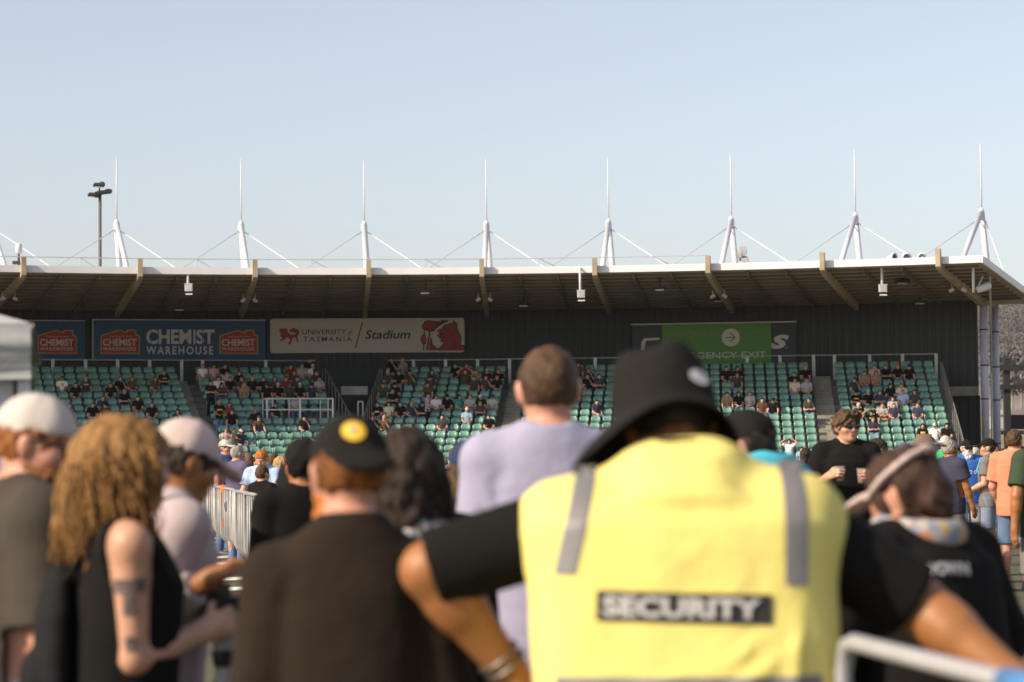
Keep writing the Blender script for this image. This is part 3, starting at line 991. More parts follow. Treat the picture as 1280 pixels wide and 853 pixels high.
def ell(c, rr, R=None, op='u', k=0.02):
    c, rr = np.array(c, float), np.array(rr, float)
    m = rr.max()
    mn = float(rr.min())
    def fn(X, Y, Z):
        x, y, z = X - c[0], Y - c[1], Z - c[2]
        if R is not None:
            x, y, z = (R[0, 0] * x + R[1, 0] * y + R[2, 0] * z, R[0, 1] * x + R[1, 1] * y + R[2, 1] * z, R[0, 2] * x + R[1, 2] * y + R[2, 2] * z)
        k0 = np.sqrt((x / rr[0]) ** 2 + (y / rr[1]) ** 2 + (z / rr[2]) ** 2)
        k1 = np.sqrt((x / rr[0] ** 2) ** 2 + (y / rr[1] ** 2) ** 2 + (z / rr[2] ** 2) ** 2)
        return np.where(k0 < 0.3, (k0 - 1) * mn, k0 * (k0 - 1) / np.maximum(k1, 1e-6))
    e = rr if R is None else np.array([m, m, m])
    return F(c - e, c + e, fn, op, k)


def loft(tab, R, t0, op='u', k=0.02, e=2.4, grow=0.0):
    """stack of rounded sections (z, half width, half depth, y offset) in a turned frame"""
    tab = np.array(tab, float)
    zz, aa, bb, oo = tab[:, 0], tab[:, 1] + grow, tab[:, 2] + grow, tab[:, 3]
    cs = [np.array((sx * aa.max(), y, z)) for sx in (-1, 1) for y in ((oo - bb).min(), (oo + bb).max()) for z in (zz.min(), zz.max())]
    cs = np.array([R @ c + t0 for c in cs])
    def fn(X, Y, Z):
        x, y, z = X - t0[0], Y - t0[1], Z - t0[2]
        x, y, z = (R[0, 0] * x + R[1, 0] * y + R[2, 0] * z, R[0, 1] * x + R[1, 1] * y + R[2, 1] * z, R[0, 2] * x + R[1, 2] * y + R[2, 2] * z)
        zc = np.clip(z, zz[0], zz[-1])
        a = np.interp(zc, zz, aa); b = np.interp(zc, zz, bb); o = np.interp(zc, zz, oo)
        q = (np.abs(x / a) ** e + np.abs((y - o) / b) ** e) ** (1 / e)
        d = (q - 1) * np.minimum(a, b)
        return np.maximum(d, np.maximum(zz[0] - z, z - zz[-1]))
    return F(cs.min(0), cs.max(0), fn, op, k)


def plane(p, n, op='s'):
    """everything on the side of n is taken away"""
    p, n = np.array(p, float), np.array(n, float)
    n = n / np.linalg.norm(n)
    return F([-9] * 3, [9] * 3, lambda X, Y, Z: -((X - p[0]) * n[0] + (Y - p[1]) * n[1] + (Z - p[2]) * n[2]), op, 0.006)


def cut_beyond(e, d, r, L=.22):
    """takes away what lies past the sleeve end e along d, inside a tube of radius r"""
    def fn(X, Y, Z):
        x, y, z = X - e[0], Y - e[1], Z - e[2]
        a = x * d[0] + y * d[1] + z * d[2]
        q = np.sqrt(np.maximum(0, x * x + y * y + z * z - a * a))
        return np.maximum(np.maximum(-a, a - L), q - r)
    return F(e - L - r, e + L + r, fn, 's', .008)


def grow_mesh(terms, h, disp=None, name='form'):
    us = [t for t in terms if t.op == 'u']
    lo = np.min([t.lo for t in us], 0) - 3 * h - 0.02
    hi = np.max([t.hi for t in us], 0) + 3 * h + 0.02
    n = np.ceil((hi - lo) / h).astype(int) + 1
    ax = [(lo[i] + np.arange(n[i]) * h).astype(np.float32) for i in range(3)]
    D = np.full(n, 0.5, np.float32)
    for t in terms:
        m = t.k + 2.5 * h
        i0 = np.clip(np.floor((t.lo - m - lo) / h).astype(int), 0, n - 1)
        i1 = np.clip(np.ceil((t.hi + m - lo) / h).astype(int) + 1, 1, n)
        if (i1 <= i0).any(): continue
        sl = tuple(slice(a, b) for a, b in zip(i0, i1))
        d = t.fn(ax[0][sl[0]][:, None, None], ax[1][sl[1]][None, :, None], ax[2][sl[2]][None, None, :])
        cur = D[sl]
        k = t.k
        if t.op == 'u':
            hh = np.clip(0.5 + 0.5 * (cur - d) / k, 0, 1)
            D[sl] = cur * (1 - hh) + d * hh - k * hh * (1 - hh)
        else:
            d = -d
            hh = np.clip(0.5 - 0.5 * (cur - d) / k, 0, 1)
            D[sl] = cur * (1 - hh) + d * hh + k * hh * (1 - hh)
    if disp is not None:
        D += disp(ax[0][:, None, None], ax[1][None, :, None], ax[2][None, None, :]).astype(np.float32)
    # naive surface nets
    ins = D < 0
    c = np.zeros(n - 1, np.int8)
    for dx in (0, 1):
        for dy in (0, 1):
            for dz in (0, 1):
                c += ins[dx:n[0] - 1 + dx, dy:n[1] - 1 + dy, dz:n[2] - 1 + dz]
    cell = (c > 0) & (c < 8)
    I = np.argwhere(cell)
    me = bpy.data.meshes.new(name)
    if len(I) == 0: return me
    acc = np.zeros((len(I), 3)); cnt = np.zeros(len(I))
    for a in range(3):
        b, c2 = (a + 1) % 3, (a + 2) % 3
        for p in (0, 1):
            for q in (0, 1):
                o0 = np.zeros(3, int); o0[b] = p; o0[c2] = q
                o1 = o0.copy(); o1[a] = 1
                P0, P1 = I + o0, I + o1
                v0, v1 = D[tuple(P0.T)], D[tuple(P1.T)]
                mk = (v0 < 0) != (v1 < 0)
                t = np.where(mk, v0 / np.where(mk, v0 - v1, 1), 0)
                pos = P0.astype(float); pos[:, a] += t
                acc += np.where(mk[:, None], pos, 0); cnt += mk
    V = acc / cnt[:, None] * h + lo
    idx = np.full(n - 1, -1, int); idx[tuple(I.T)] = np.arange(len(I))
    Q = []
    for a in range(3):
        b, c2 = (a + 1) % 3, (a + 2) % 3
        s0 = [slice(None)] * 3; s1 = [slice(None)] * 3
        s0[a] = slice(0, n[a] - 1); s1[a] = slice(1, n[a])
        x0, x1 = ins[tuple(s0)], ins[tuple(s1)]
        E = np.argwhere(x0 != x1)
        E = E[(E[:, b] > 0) & (E[:, c2] > 0) & (E[:, b] < n[b] - 1) & (E[:, c2] < n[c2] - 1)]
        eb = np.zeros(3, int); eb[b] = 1; ec = np.zeros(3, int); ec[c2] = 1
        q = np.stack([idx[tuple((E - eb - ec).T)], idx[tuple((E - ec).T)], idx[tuple(E.T)], idx[tuple((E - eb).T)]], 1)
        fl = ~x0[tuple(E.T)]
        q[fl] = q[fl][:, ::-1]
        Q.append(q)
    Q = np.concatenate(Q); Q = Q[(Q >= 0).all(1)]
    me.vertices.add(len(V)); me.vertices.foreach_set('co', V.astype(np.float32).ravel())
    me.loops.add(len(Q) * 4); me.loops.foreach_set('vertex_index', Q.ravel().astype(np.int32))
    me.polygons.add(len(Q)); me.polygons.foreach_set('loop_start', np.arange(0, len(Q) * 4, 4, dtype=np.int32))
    me.polygons.foreach_set('use_smooth', np.ones(len(Q), bool))
    me.update(calc_edges=True)
    return me


def rx(a): c, s = math.cos(a), math.sin(a); return np.array([[1, 0, 0], [0, c, -s], [0, s, c]])
def ry(a): c, s = math.cos(a), math.sin(a); return np.array([[c, 0, s], [0, 1, 0], [-s, 0, c]])
def rz_(a): c, s = math.cos(a), math.sin(a); return np.array([[c, -s, 0], [s, c, 0], [0, 0, 1]])
def unit(v): v = np.array(v, float); return v / np.linalg.norm(v)


def folds(amp, freq=1.0, seed=0.0, n=20, spots=None):
    """creases of draped cloth: ridges with a hollow beside them, laid across the trunk"""
    rg = random.Random(int(seed * 1000) + 17)
    L = []
    for q in range(n):
        f = rg.uniform(0, 2 * PI); z = rg.uniform(.84, 1.40)
        c = np.array((.19 * math.cos(f), .135 * math.sin(f), z))
        tn = np.array((-math.sin(f), math.cos(f), 0))
        be = rg.choice((-1, 1)) * rg.uniform(.35, 1.2)
        d = tn * math.cos(be) + np.array((0, 0, math.sin(be)))
        L.append((c, d, rg.uniform(.05, .14), rg.uniform(.012, .021) / freq, rg.uniform(.5, 1.1)))
    for q in (spots or ()): L.append((np.array(q[0]), unit(q[1]), q[2], q[3], q[4]))
    def f(X, Y, Z):
        r = 0
        for c, d, ln, w, a in L:
            x, y, z = X - c[0], Y - c[1], Z - c[2]
            u = x * d[0] + y * d[1] + z * d[2]
            q2 = np.maximum(0, x * x + y * y + z * z - u * u) / (w * w)
            r = r - a * np.exp(-q2 * .8 - (u / ln) ** 2) * (1 - .45 * q2)
        return amp * r + amp * .35 * np.sin(13 * X + 8 * Z + seed) * np.sin(9 * Z - 11 * Y)
    return f


TORSO = [(0.80, .150, .100, 0), (0.90, .172, .118, -.005), (1.00, .160, .108, 0), (1.10, .150, .100, .005), (1.22, .160, .110, .008), (1.33, .172, .113, .008), (1.40, .158, .098, 0), (1.45, .108, .078, -.014), (1.50, .058, .058, -.022)]
TORSO_F = [(0.80, .155, .105, 0), (0.90, .175, .120, -.005), (1.00, .150, .105, 0), (1.10, .128, .090, .005), (1.22, .140, .105, .012), (1.30, .150, .118, .018), (1.39, .140, .092, 0), (1.45, .095, .07, -.012), (1.50, .055, .054, -.018)]
HC0 = np.array((0, 0.0, 1.56))        # top of neck, pivot of the head


def head_terms(R, t, k=1.0, fem=False, lean_face=1.0):
    """head modelled around its pivot, turned by R, moved to t"""
    T = lambda p: R @ np.array(p, float) + t
    w = .94 if fem else 1.0
    L = [ell(T((0, -.002, .095)), (.077 * w, .096, .094), R, 'u', .03),
         ell(T((0, .032, .045)), (.062 * w, .068, .075), R, 'u', .03),
         ell(T((0, .045, -.005)), (.046 * w, .052, .034), R, 'u', .03),
         ell(T((0, .086, -.014)), (.022 * w, .016, .016), R, 'u', .02),
         cone(T((-.032, .083, .098)), T((.032, .083, .098)), .013, .013, 'u', .02),
         cone(T((0, .094, .085)), T((0, .112, .052)), .009, .012, 'u', .014),
         cone(T((-.011, .104, .047)), T((.011, .104, .047)), .009, .009, 'u', .01)]
    for s in (-1, 1):
        L += [ell(T((s * .044, .060, .052)), (.026, .03, .022), R, 'u', .03),
              ell(T((s * .080 * w, -.006, .064)), (.010, .020, .034), R @ ry(s * .18), 'u', .008)]
        L += [ell(T((s * .033, .104, .078)), (.016, .014, .011), R, 's', .012)]
    L += [cone(T((-.017, .096, .023)), T((.017, .096, .023)), .0065, .0065, 'u', .008),
          cone(T((-.014, .096, .011)), T((.014, .096, .011)), .0075, .0075, 'u', .008)]
    return L


def hand_terms(W, f, n, side, curl, hs=1.0, fr=.0092):
    """palm, four fingers and a thumb; f along the hand, n palm-facing direction, side = thumb side"""
    f = unit(f); n = unit(np.array(n) - f * (f @ np.array(n))); s = np.cross(f, n) * side
    L = [cone(W, W + f * .03, .026, .026, 'u', .03)]
    for o, l_ in ((-.026, .082), (-.009, .088), (.009, .088), (.025, .082)):
        L.append(cone(W + f * .02 + s * o * .6, W + f * l_ + s * o, .017 * hs, .0125, 'u', .012))
    for o, l_, b in ((-.028, .062, .080), (-.0095, .076, .088), (.0095, .082, .090), (.028, .072, .084)):
        p = W + f * b + s * o
        a1, a2 = curl * 1.1, curl * 2.4
        d1 = f * math.cos(a1) + n * math.sin(a1); d2 = f * math.cos(a2) + n * math.sin(a2)
        q = p + d1 * l_ * .55; r_ = q + d2 * l_ * .5
        L += [cone(p, q, fr, fr * .92, 'u', .005), cone(q, r_, fr * .92, fr * .8, 'u', .004)]
    p = W + f * .028 + s * .026
    d = unit(f * .62 + s * .6 + n * (.25 + .4 * curl)); q = p + d * .042
    d = unit(f * .85 + s * (.25 - .4 * curl) + n * (.2 + .6 * curl))
    L += [cone(p, q, .0125, .0105, 'u', .010), cone(q, q + d * .034, .0105, .0088, 'u', .005)]
    return L


SKIN = {'fair': (0.47, 0.255, 0.165), 'tan': (0.29, 0.122, 0.042), 'brown': (0.30, 0.15, 0.085), 'pink': (0.49, 0.24, 0.165), 'olive': (0.36, 0.195, 0.115)}


def skin(kind):
    return mat('skin ' + kind, SKIN[kind], 0.48, 0.10, 16, 0.12, 90, spec=0.4)


def hairmat(name, col):
    return mat('hair ' + name, col, 0.6, 0.45, 22, 0.6, 60, spec=0.22, stretch=(1.6, 1.6, 0.35))


HAIR = {'black': (.012, .010, .010), 'dark': (.030, .020, .014), 'brown': (.075, .042, .022), 'redbrown': (.05, .026, .018), 'light': (.13, .078, .036), 'blonde': (.36, .23, .10), 'ginger': (.38, .13, .025), 'auburn': (.20, .075, .022), 'grey': (.26, .24, .22), 'white': (.55, .53, .50), 'curl': (.25, .13, .043)}

HEADCACHE = {}


def head_piece(kind, h=.006):
    """hair, caps, beards and glasses built once round the head pivot and shared"""
    key = (kind, round(h, 4))
    if key in HEADCACHE: return HEADCACHE[key]
    I3 = np.eye(3)
    sk = lambda g, op='u', k=.02: [ell((0, -.002, .095), (.077 + g, .096 + g, .094 + g), None, op, k)]
    face = [ell((0, .105, .035), (.074, .075, .088), None, 's', .012)]
    ears = [ell((s * .085, .012, .055), (.03, .028, .04), None, 's', .012) for s in (-1, 1)]
    nape = [F([-9] * 3, [9] * 3, lambda X, Y, Z: Z - (.022 + .55 * np.maximum(0, Y + .01)), 's', .012)]
    hn = lambda X, Y, Z: .005 * np.sin(70 * X + 30 * Y) * np.sin(55 * Z + 60 * Y) + .003 * np.sin(160 * X + 90 * Z) + .003 * np.sin(150 * Y - 110 * Z)
    if kind == 'short':
        me = grow_mesh(sk(.011) + face + ears + nape, h, hn)
    elif kind == 'under':
        me = grow_mesh(sk(.012) + face + ears + nape + [plane((0, 0, .112), (0, -.05, 1))], h, hn)
    elif kind == 'crop':
        me = grow_mesh(sk(.006) + [ell((0, .10, .05), (.078, .085, .088), None, 's', .012)] + ears + nape, h, lambda X, Y, Z: hn(X, Y, Z) * .5)
    elif kind == 'shaggy':
        L = sk(.02) + [cone((-.05, .06, .175), (.05, .085, .165), .03, .028, 'u', .02), ell((0, -.07, .03), (.06, .04, .06), None, 'u', .03)]
        L += [cone((-.055, .088, .165), (-.062, .098, .115), .014, .006), cone((.0, .095, .17), (.018, .108, .125), .014, .006), cone((.05, .088, .165), (.06, .098, .12), .014, .006), cone((-.025, .095, .17), (-.022, .108, .13), .013, .005)]
        me = grow_mesh(L + [ell((0, .115, .035), (.066, .07, .092), None, 's', .008)] + ears + nape, h, lambda X, Y, Z: hn(X, Y, Z) * 1.6)
    elif kind in ('long', 'bob', 'wavy'):
        zb = {'long': -.27, 'bob': -.06, 'wavy': -.33}[kind]
        L = sk(.018)
        L += [cone((0, -.055, .08), (0, -.075, zb), .085, .072 if kind != 'bob' else .085, 'u', .05)]
        for s in (-1, 1):
            L += [cone((s * .062, -.005, .12), (s * .075, -.005, -.05), .034, .036, 'u', .03), cone((s * .072, -.02, -.02), (s * .085, -.03, zb * .85), .04, .028, 'u', .03)]
        L += [ell((0, .115, .03), (.066, .08, .10), None, 's', .012), ell((0, .03, -.09), (.045, .07, .10), None, 's', .02)]
        f = .35 if kind == 'wavy' else .3
        me = grow_mesh(L, h, lambda X, Y, Z: hn(X, Y, Z) + f * (.010 * np.sin(14 * np.arctan2(X, Y + .02) + 2.0 * np.sin(20 * Z)) + .004 * np.sin(9 * np.arctan2(X, Y + .02) + 31 * Z)))
    elif kind == 'tied':
        me = grow_mesh(sk(.02) + [ell((0, -.085, .035), (.06, .05, .065), None, 'u', .03), cone((.03, -.07, .02), (.07, -.06, -.10), .035, .018, 'u', .03)] + [ell((0, .115, .035), (.070, .075, .090), None, 's', .012)] + ears[:1] + ears[1:], h, hn)
    elif kind == 'beard':
        L = [ell((0, .034, .012), (.066, .068, .062), None, 'u', .03), ell((0, .07, -.028), (.045, .04, .032), None, 'u', .03), cone((-.03, .098, .036), (.03, .098, .036), .010, .010, 'u', .012)]
        L += [ell((0, .10, .018), (.019, .03, .007), None, 's', .006), F([-9] * 3, [9] * 3, lambda X, Y, Z: -(Z - (.048 + .16 * np.maximum(0, np.abs(X) - .036) * 2)), 's', .01), plane((0, -.005, 0), (0, -1, 0)), ell((0, .105, .052), (.03, .03, .016), None, 's', .008)]
        me = grow_mesh(L, h, lambda X, Y, Z: hn(X, Y, Z) * .8)
    elif kind == 'bigbeard':
        L = [ell((0, .04, .0), (.074, .072, .07), None, 'u', .03), ell((0, .075, -.05), (.05, .042, .055), None, 'u', .03), cone((-.032, .10, .036), (.032, .10, .036), .012, .012, 'u', .012)]
        L += [F([-9] * 3, [9] * 3, lambda X, Y, Z: -(Z - (.048 + .2 * np.maximum(0, np.abs(X) - .036) * 2)), 's', .01), plane((0, -.005, 0), (0, -1, 0))]
        me = grow_mesh(L, h, lambda X, Y, Z: hn(X, Y, Z) * 1.3)
    elif kind in ('cap', 'backcap'):
        L = [ell((0, -.004, .105), (.089, .108, .100), None, 'u', .02), plane((0, 0, .098), (0, .12, -1)), ell((0, 0, .205), (.008, .008, .006), None, 'u', .004)]
        sg = 1 if kind == 'cap' else -1
        R = rx(-.22 * sg)
        L += [ell((0, sg * .125, .105), (.076, .078, .010 + h * .4), R, 'u', .012)]
        if kind == 'backcap': L = L[:-1] + [ell((0, -.118, .088), (.078, .07, .011 + h * .4), rx(.55), 'u', .02)]
        me = grow_mesh(L, h, lambda X, Y, Z: .0016 * np.sin(6 * np.arctan2(Y, X) + .5))
    elif kind == 'beanie':
        me = grow_mesh([ell((0, -.008, .11), (.092, .108, .108), None, 'u', .02), plane((0, 0, .075), (0, .25, -1))], h, hn)
    elif kind == 'hood':
        L = [ell((0, -.012, .09), (.105, .118, .12), None, 'u', .03), ell((0, -.04, -.02), (.10, .09, .08), None, 'u', .04), ell((0, .10, .06), (.07, .10, .10), None, 's', .02)]
        me = grow_mesh(L, h, hn)
    elif kind == 'glasses':
        L = []
        for s in (-1, 1):
            L += [ell((s * .034, .109, .080), (.029, .0055, .021), rz_(-s * .14), 'u', .004), cone((s * .063, .10, .088), (s * .081, .0, .082), .0045, .004, 'u', .004)]
        L += [cone((-.062, .104, .091), (.062, .104, .091), .0045, .0045, 'u', .006)]
        me = grow_mesh(L, .004)
    elif kind == 'brows':
        L = []
        for s in (-1, 1): L += [cone((s * .018, .0985, .102), (s * .05, .090, .104), .0055, .004, 'u', .004)]
        me = grow_mesh(L, .004)
    elif kind == 'lips':
        L = [cone((-.019, .099, .0225), (.019, .099, .0225), .006, .006, 'u', .004), cone((-.015, .0995, .0115), (.015, .0995, .0115), .007, .007, 'u', .004)]
        me = grow_mesh(L, .004)
    elif kind == 'eyes':
        L = [ell((s * .033, .0915, .078), (.0135, .0105, .0105), None, 'u', .002) for s in (-1, 1)]
        me = grow_mesh(L, .0035)
    elif kind == 'iris':
        L = [ell((s * .033, .1005, .078), (.0055, .004, .0055), None, 'u', .001) for s in (-1, 1)]
        me = grow_mesh(L, .0025)
    elif kind == 'visor':
        pts = [((.098 - .012 * max(0, -math.sin(a))) * math.cos(a), -.006 + (.112 if math.sin(a) > 0 else .098) * math.sin(a), .128 - .05 * math.sin(a)) for a in np.linspace(0, 2 * PI, 25)]
        me = grow_mesh([cone(p, q, .0105, .0105, 'u', .008) for p, q in zip(pts, pts[1:])] + [ell((0, .14, .085), (.075, .07, .011 + h * .3), rx(-.3), 'u', .01)], h)
    elif kind == 'headset':
        pts = [(.106 * math.cos(a), -.01, .085 + .126 * math.sin(a)) for a in np.linspace(.0, PI, 15)]
        me = grow_mesh([cone(p, q, .019, .019, 'u', .01) for p, q in zip(pts, pts[1:])] + [ell((s * .104, -.005, .06), (.024, .038, .044), None, 'u', .01) for s in (-1, 1)], h)
    else:
        raise ValueError(kind)
    HEADCACHE[key] = me
    return me


M_shade = mat('sunglass lens', (.012, .010, .010), .08, .1, spec=.8)
M_eye = mat('eye white', (.62, .60, .57), .25, .03)
M_iris = mat('eye iris', (.03, .018, .01), .15, .05)
M_lip = mat('lip', (.40, .17, .14), .5, .08)


def person(label, x, y, yaw, H=1.75, z=None, sk='fair', hair=None, haircol='brown', top=None, bottom=None, sleeve=.62, blen='long', shoes=(.05, .05, .05),
           cap=None, capcol=None, glasses=False, beard=None, beardcol=None, face=False, bulk=1.0, belly=0.0, lean=0.0, twist=0.0, side=0.0, hyaw=0.0, hpitch=0.0, hroll=0.0,
           armL=((-.12, .02, -1), (-.05, .12, -1)), armR=((.12, .02, -1), (.05, .12, -1)), curl=(.4, .4), palm=(None, None), legs='stand', h=.010, fem=False, group=None, fold=.006, hem=.80,
           tight=.016, hr=1.0, vest=None, seat_z=0.45, neckcut=True, cat='person', armk=1.0, hs=1.0, loc_parent=None, headfwd=0.0, headdrop=0.0, shrug=0.0):
    """builds one figure; it faces its own +Y, yaw turns it (degrees, counter-clockwise)"""
    if z is None: z = gz(x, y)
    root = empty('person', (x, y, z), rad(yaw))
    tag(root, label, cat, group)
    SC = H / 1.75
    hh = h / SC
    base = TORSO_F if fem else TORSO
    tab = []
    for zz, a, b, o in base:
        bf = bulk if zz < 1.42 else 1 + (bulk - 1) * .6
        g = belly * math.exp(-((zz - 1.06) / .13) ** 2)
        tab.append((zz - .95, a * bf + g * .45, b * bf + g * .55, o + g * .75))
    if legs in ('sit',):
        pz = seat_z / SC + .10
    elif legs == 'crouch':
        pz = .55
    else:
        pz = .95
    P0 = np.array((0, 0, pz))
    Ru = rz_(rad(twist)) @ rx(-rad(lean)) @ ry(rad(side))
    U = lambda p: P0 + Ru @ (np.array(p, float) - np.array((0, 0, .95)))
    Rh = Ru @ rz_(rad(hyaw)) @ rx(-rad(hpitch)) @ ry(rad(hroll))
    hp = U((0, -.004 + headfwd, 1.522 - headfwd * .5 - headdrop))
    sw = .178 * (1 + (bulk - 1) * .75) * (.9 if fem else 1)
    ar = (1 + (bulk - 1) * .8) * (.86 if fem else 1) * armk
    body = [loft(tab, Ru, P0, 'u', .03)]
    neckb = U((0, -.012, 1.43))
    body += [cone(neckb, hp + Rh @ np.array((0, -.008, .03)), .058 * ar, .053 * (.88 if fem else 1) * (1 + (bulk - 1) * .5), 'u', .03)]
    body += head_terms(Rh, hp, fem=fem)
    arms = {}
    for i, (s, ad) in enumerate(((-1, armL), (1, armR))):
        sh = U((s * sw, 0, 1.405 + shrug))
        d1, d2 = Ru @ unit(ad[0]), Ru @ unit(ad[1])
        el = sh + d1 * .295 * (.95 if fem else 1); wr = el + d2 * .255 * (.95 if fem else 1)
        arms[s] = (sh, el, wr, d1, d2)
        body += [cone(U((s * .05, -.016, 1.455 + shrug)), sh, .052 * ar, .056 * ar, 'u', .03), cone(sh, el, .053 * ar, .043 * ar, 'u', .025), cone(el, el + d2 * .09, .043 * ar, .042 * ar, 'u', .02), cone(el + d2 * .07, wr, .042 * ar, .028 * ar, 'u', .02)]
        n = palm[i] if palm[i] is not None else (-s, .2, 0)
        ndir = Ru @ np.array(n, float)
        if h <= .02:
            body += hand_terms(wr, d2, ndir, s, curl[i], hs, max(.0092, hh * .85))
        else:
            body += [cone(wr, wr + d2 * .08, .03, .032, 'u', .02), cone(wr + d2 * .07, wr + d2 * .14 + Ru @ np.array((0, .03, 0)), .026, .018, 'u', .02)]
    lg = {}
    br = 1 + (bulk - 1) * .7
    for s in (-1, 1):
        hip = P0 + np.array((s * .088 * br, 0, -.03))
        if legs == 'sit':
            kn = hip + np.array((s * .05, .42, .02)); an = np.array((s * .12, kn[1] + .02 + (.05 if s > 0 else -.03), .085))
            if pz - .3 > .5: an[2] = kn[2] - .40
        elif legs == 'walk':
            kn = hip + np.array((s * .01, .10 if s > 0 else -.03, -.42)); an = np.array((s * .09, .17 if s > 0 else -.22, .09))
        elif legs == 'wide':
            kn = hip + np.array((s * .09, .02, -.42)); an = np.array((s * .24, -.02, .085))
        else:
            kn = hip + np.array((s * .015, .015, -.43)); an = np.array((s * .115, -.02, .085))
        ft = an + np.array((s * .03, .16, -.045))
        lg[s] = (hip, kn, an, ft)
        mid = kn + (an - kn) * .3 + np.array((0, -.02, 0))
        body += [cone(hip, kn, .088 * br, .058 * br, 'u', .03), cone(kn, mid, .056 * br, .057 * br, 'u', .02), cone(mid, an, .057 * br, .037, 'u', .02), cone(an + np.array((0, -.03, -.03)), ft, .036, .028, 'u', .02)]
    def emit(me, name, m, parent=root, M=None):
        o = link(name, me, m, parent)
        o.scale = (SC, SC, SC)
        return o
    emit(grow_mesh(body, hh), 'body', skin(sk))
    cuts = {}
    # shirt
    if top is not None:
        g = tight
        ztop = 1.47
        st = [(zz - .95 if isinstance(zz, float) else zz, a, b, o) for zz, a, b, o in [(t_[0] + .95, t_[1], t_[2], t_[3]) for t_ in tab] if hem - .001 <= zz <= 1.505]
        low = st[0]
        if low[0] + .95 > hem + .01:
            st = [(hem - .95, low[1] * 1.0, low[2] * 1.0, low[3])] + st
        # cloth hangs from chest and belly: never narrower than just above
        ww = 0; dd = 0
        st2 = []
        for zz, a, b, o in reversed(st):
            if zz + .95 < 1.36:
                ww = max(ww * .985, a); dd = max(dd * .985, b)
                st2.append((zz, ww, dd, o))
            else:
                st2.append((zz, a, b, o))
        st2.reverse()
        T = [loft(st2, Ru, P0, 'u', .03, grow=g)]
        for s in (-1, 1):
            sh, el, wr, d1, d2 = arms[s]
            T += [cone(U((s * .055, -.018, 1.455 + shrug)), sh, .050 * ar + g * .7, .058 * ar + g * .8, 'u', .03)]
            if sleeve > 0:
                if sleeve <= 1:
                    e = sh + d1 * .295 * sleeve
                    T += [cone(sh, e + d1 * .05, .060 * ar + g, .058 * ar + g * 1.6, 'u', .03)]
                else:
                    e = el + d2 * .25 * (sleeve - 1)
                    T += [cone(sh, el, .058 * ar + g, .048 * ar + g, 'u', .03), cone(el, e + d2 * .03, .050 * ar + g, .036 * ar + g, 'u', .025)]
        for s in (-1, 1):
            sh, el, wr, d1, d2 = arms[s]
            if 0 < sleeve <= 1:
                e = sh + d1 * .295 * sleeve; rc_ = .058 * ar + g * 1.6 + .022
                T += [cut_beyond(e, d1, rc_)]
            elif sleeve > 1:
                e = el + d2 * .25 * (sleeve - 1); T += [cut_beyond(e, d2, .036 * ar + g + .025)]
            elif sleeve == 0:
                e = sh + Ru @ np.array((s * .035, 0, -.01))
                T += [ell(e, (.075, .085, .12), Ru, 's', .012)]
        if neckcut:
            T += [ell(U((0, .040, 1.525)), (.058, .062, .060), Ru, 's', .012)]
        zh = U((0, 0, hem))
        if fold:
            fd = folds(fold, 1.0, x * 3 + y)
        else: fd = None
        emit(grow_mesh(T, hh, fd), 'shirt', top)
    if bottom is not None:
        pt = [t_ for t_ in tab if t_[0] + .95 <= 1.03]
        Rp = np.eye(3)
        L = [loft(pt, Rp if legs != 'sit' else Ru, P0, 'u', .03, grow=.010)]
        for s in (-1, 1):
            hip, kn, an, ft = lg[s]
            if blen == 'long':
                L += [cone(hip, kn, .094 * br, .070 * br, 'u', .03), cone(kn, an + (kn - an) * .03, .070 * br, .055, 'u', .02)]
            else:
                e = hip + (kn - hip) * .98
                L += [cone(hip, e, .098 * br, .086 * br, 'u', .02)]
        for s in (-1, 1):
            hip, kn, an, ft = lg[s]
            if blen != 'long':
                e = hip + (kn - hip) * .97; d = unit(kn - hip)
                far = lambda X, Y, Z, e=e, d=d: np.maximum(-((X - e[0]) * d[0] + (Y - e[1]) * d[1] + (Z - e[2]) * d[2]), np.sqrt((X - e[0]) ** 2 + (Y - e[1]) ** 2 + (Z - e[2]) ** 2) - .15)
                L += [F(e - .16, e + .16, far, 's', .008)]
        emit(grow_mesh(L, max(hh, .012), folds(.005, 1.2, x)), 'trousers' if blen == 'long' else 'shorts', bottom)
    if shoes is not None:
        for s in (-1, 1):
            hip, kn, an, ft = lg[s]
            hl = an + np.array((0, -.035, -.04))
            L = [cone(hl, ft + np.array((0, .03, -.004)), .046, .036, 'u', .02), cone(an + np.array((0, -.005, -.005)), an + np.array((0, .04, -.03)), .045, .042, 'u', .02),
                 plane((0, 0, an[2] - .082), (0, 0, -1))]
            emit(grow_mesh(L, max(hh, .010)), 'shoe', mat('shoe %.2f %.2f %.2f' % shoes, shoes, .6))
    Mh = Matrix([list(Rh[i]) + [hp[i]] for i in range(3)] + [[0, 0, 0, 1]])
    hq = max(.005, min(hh, .02)) * hr
    def onhead(kind, name, m, parent=root, hq_=None):
        me = head_piece(kind, hq_ or hq)
        o = bpy.data.objects.new(name, me)
        COL.objects.link(o); o.parent = parent
        if not me.materials: me.materials.append(m)
        o.material_slots[0].link = 'OBJECT'; o.material_slots[0].material = m
        o.matrix_local = Matrix.Scale(SC, 4) @ Mh
        return o
    if cap and hair in ('short', 'crop', 'shaggy') and cap not in ('visor', 'headset', 'hood'): hair = 'under'
    if hair: onhead(hair, 'hair', hairmat(haircol, HAIR[haircol]))
    if beard: onhead(beard, 'beard', hairmat(beardcol or haircol, HAIR[beardcol or haircol]))
    if cap: onhead(cap, 'hood' if cap == 'hood' else 'cap' if 'cap' in cap or cap == 'beanie' else cap, capcol)
    if glasses: onhead('glasses', 'sunglasses', M_shade)
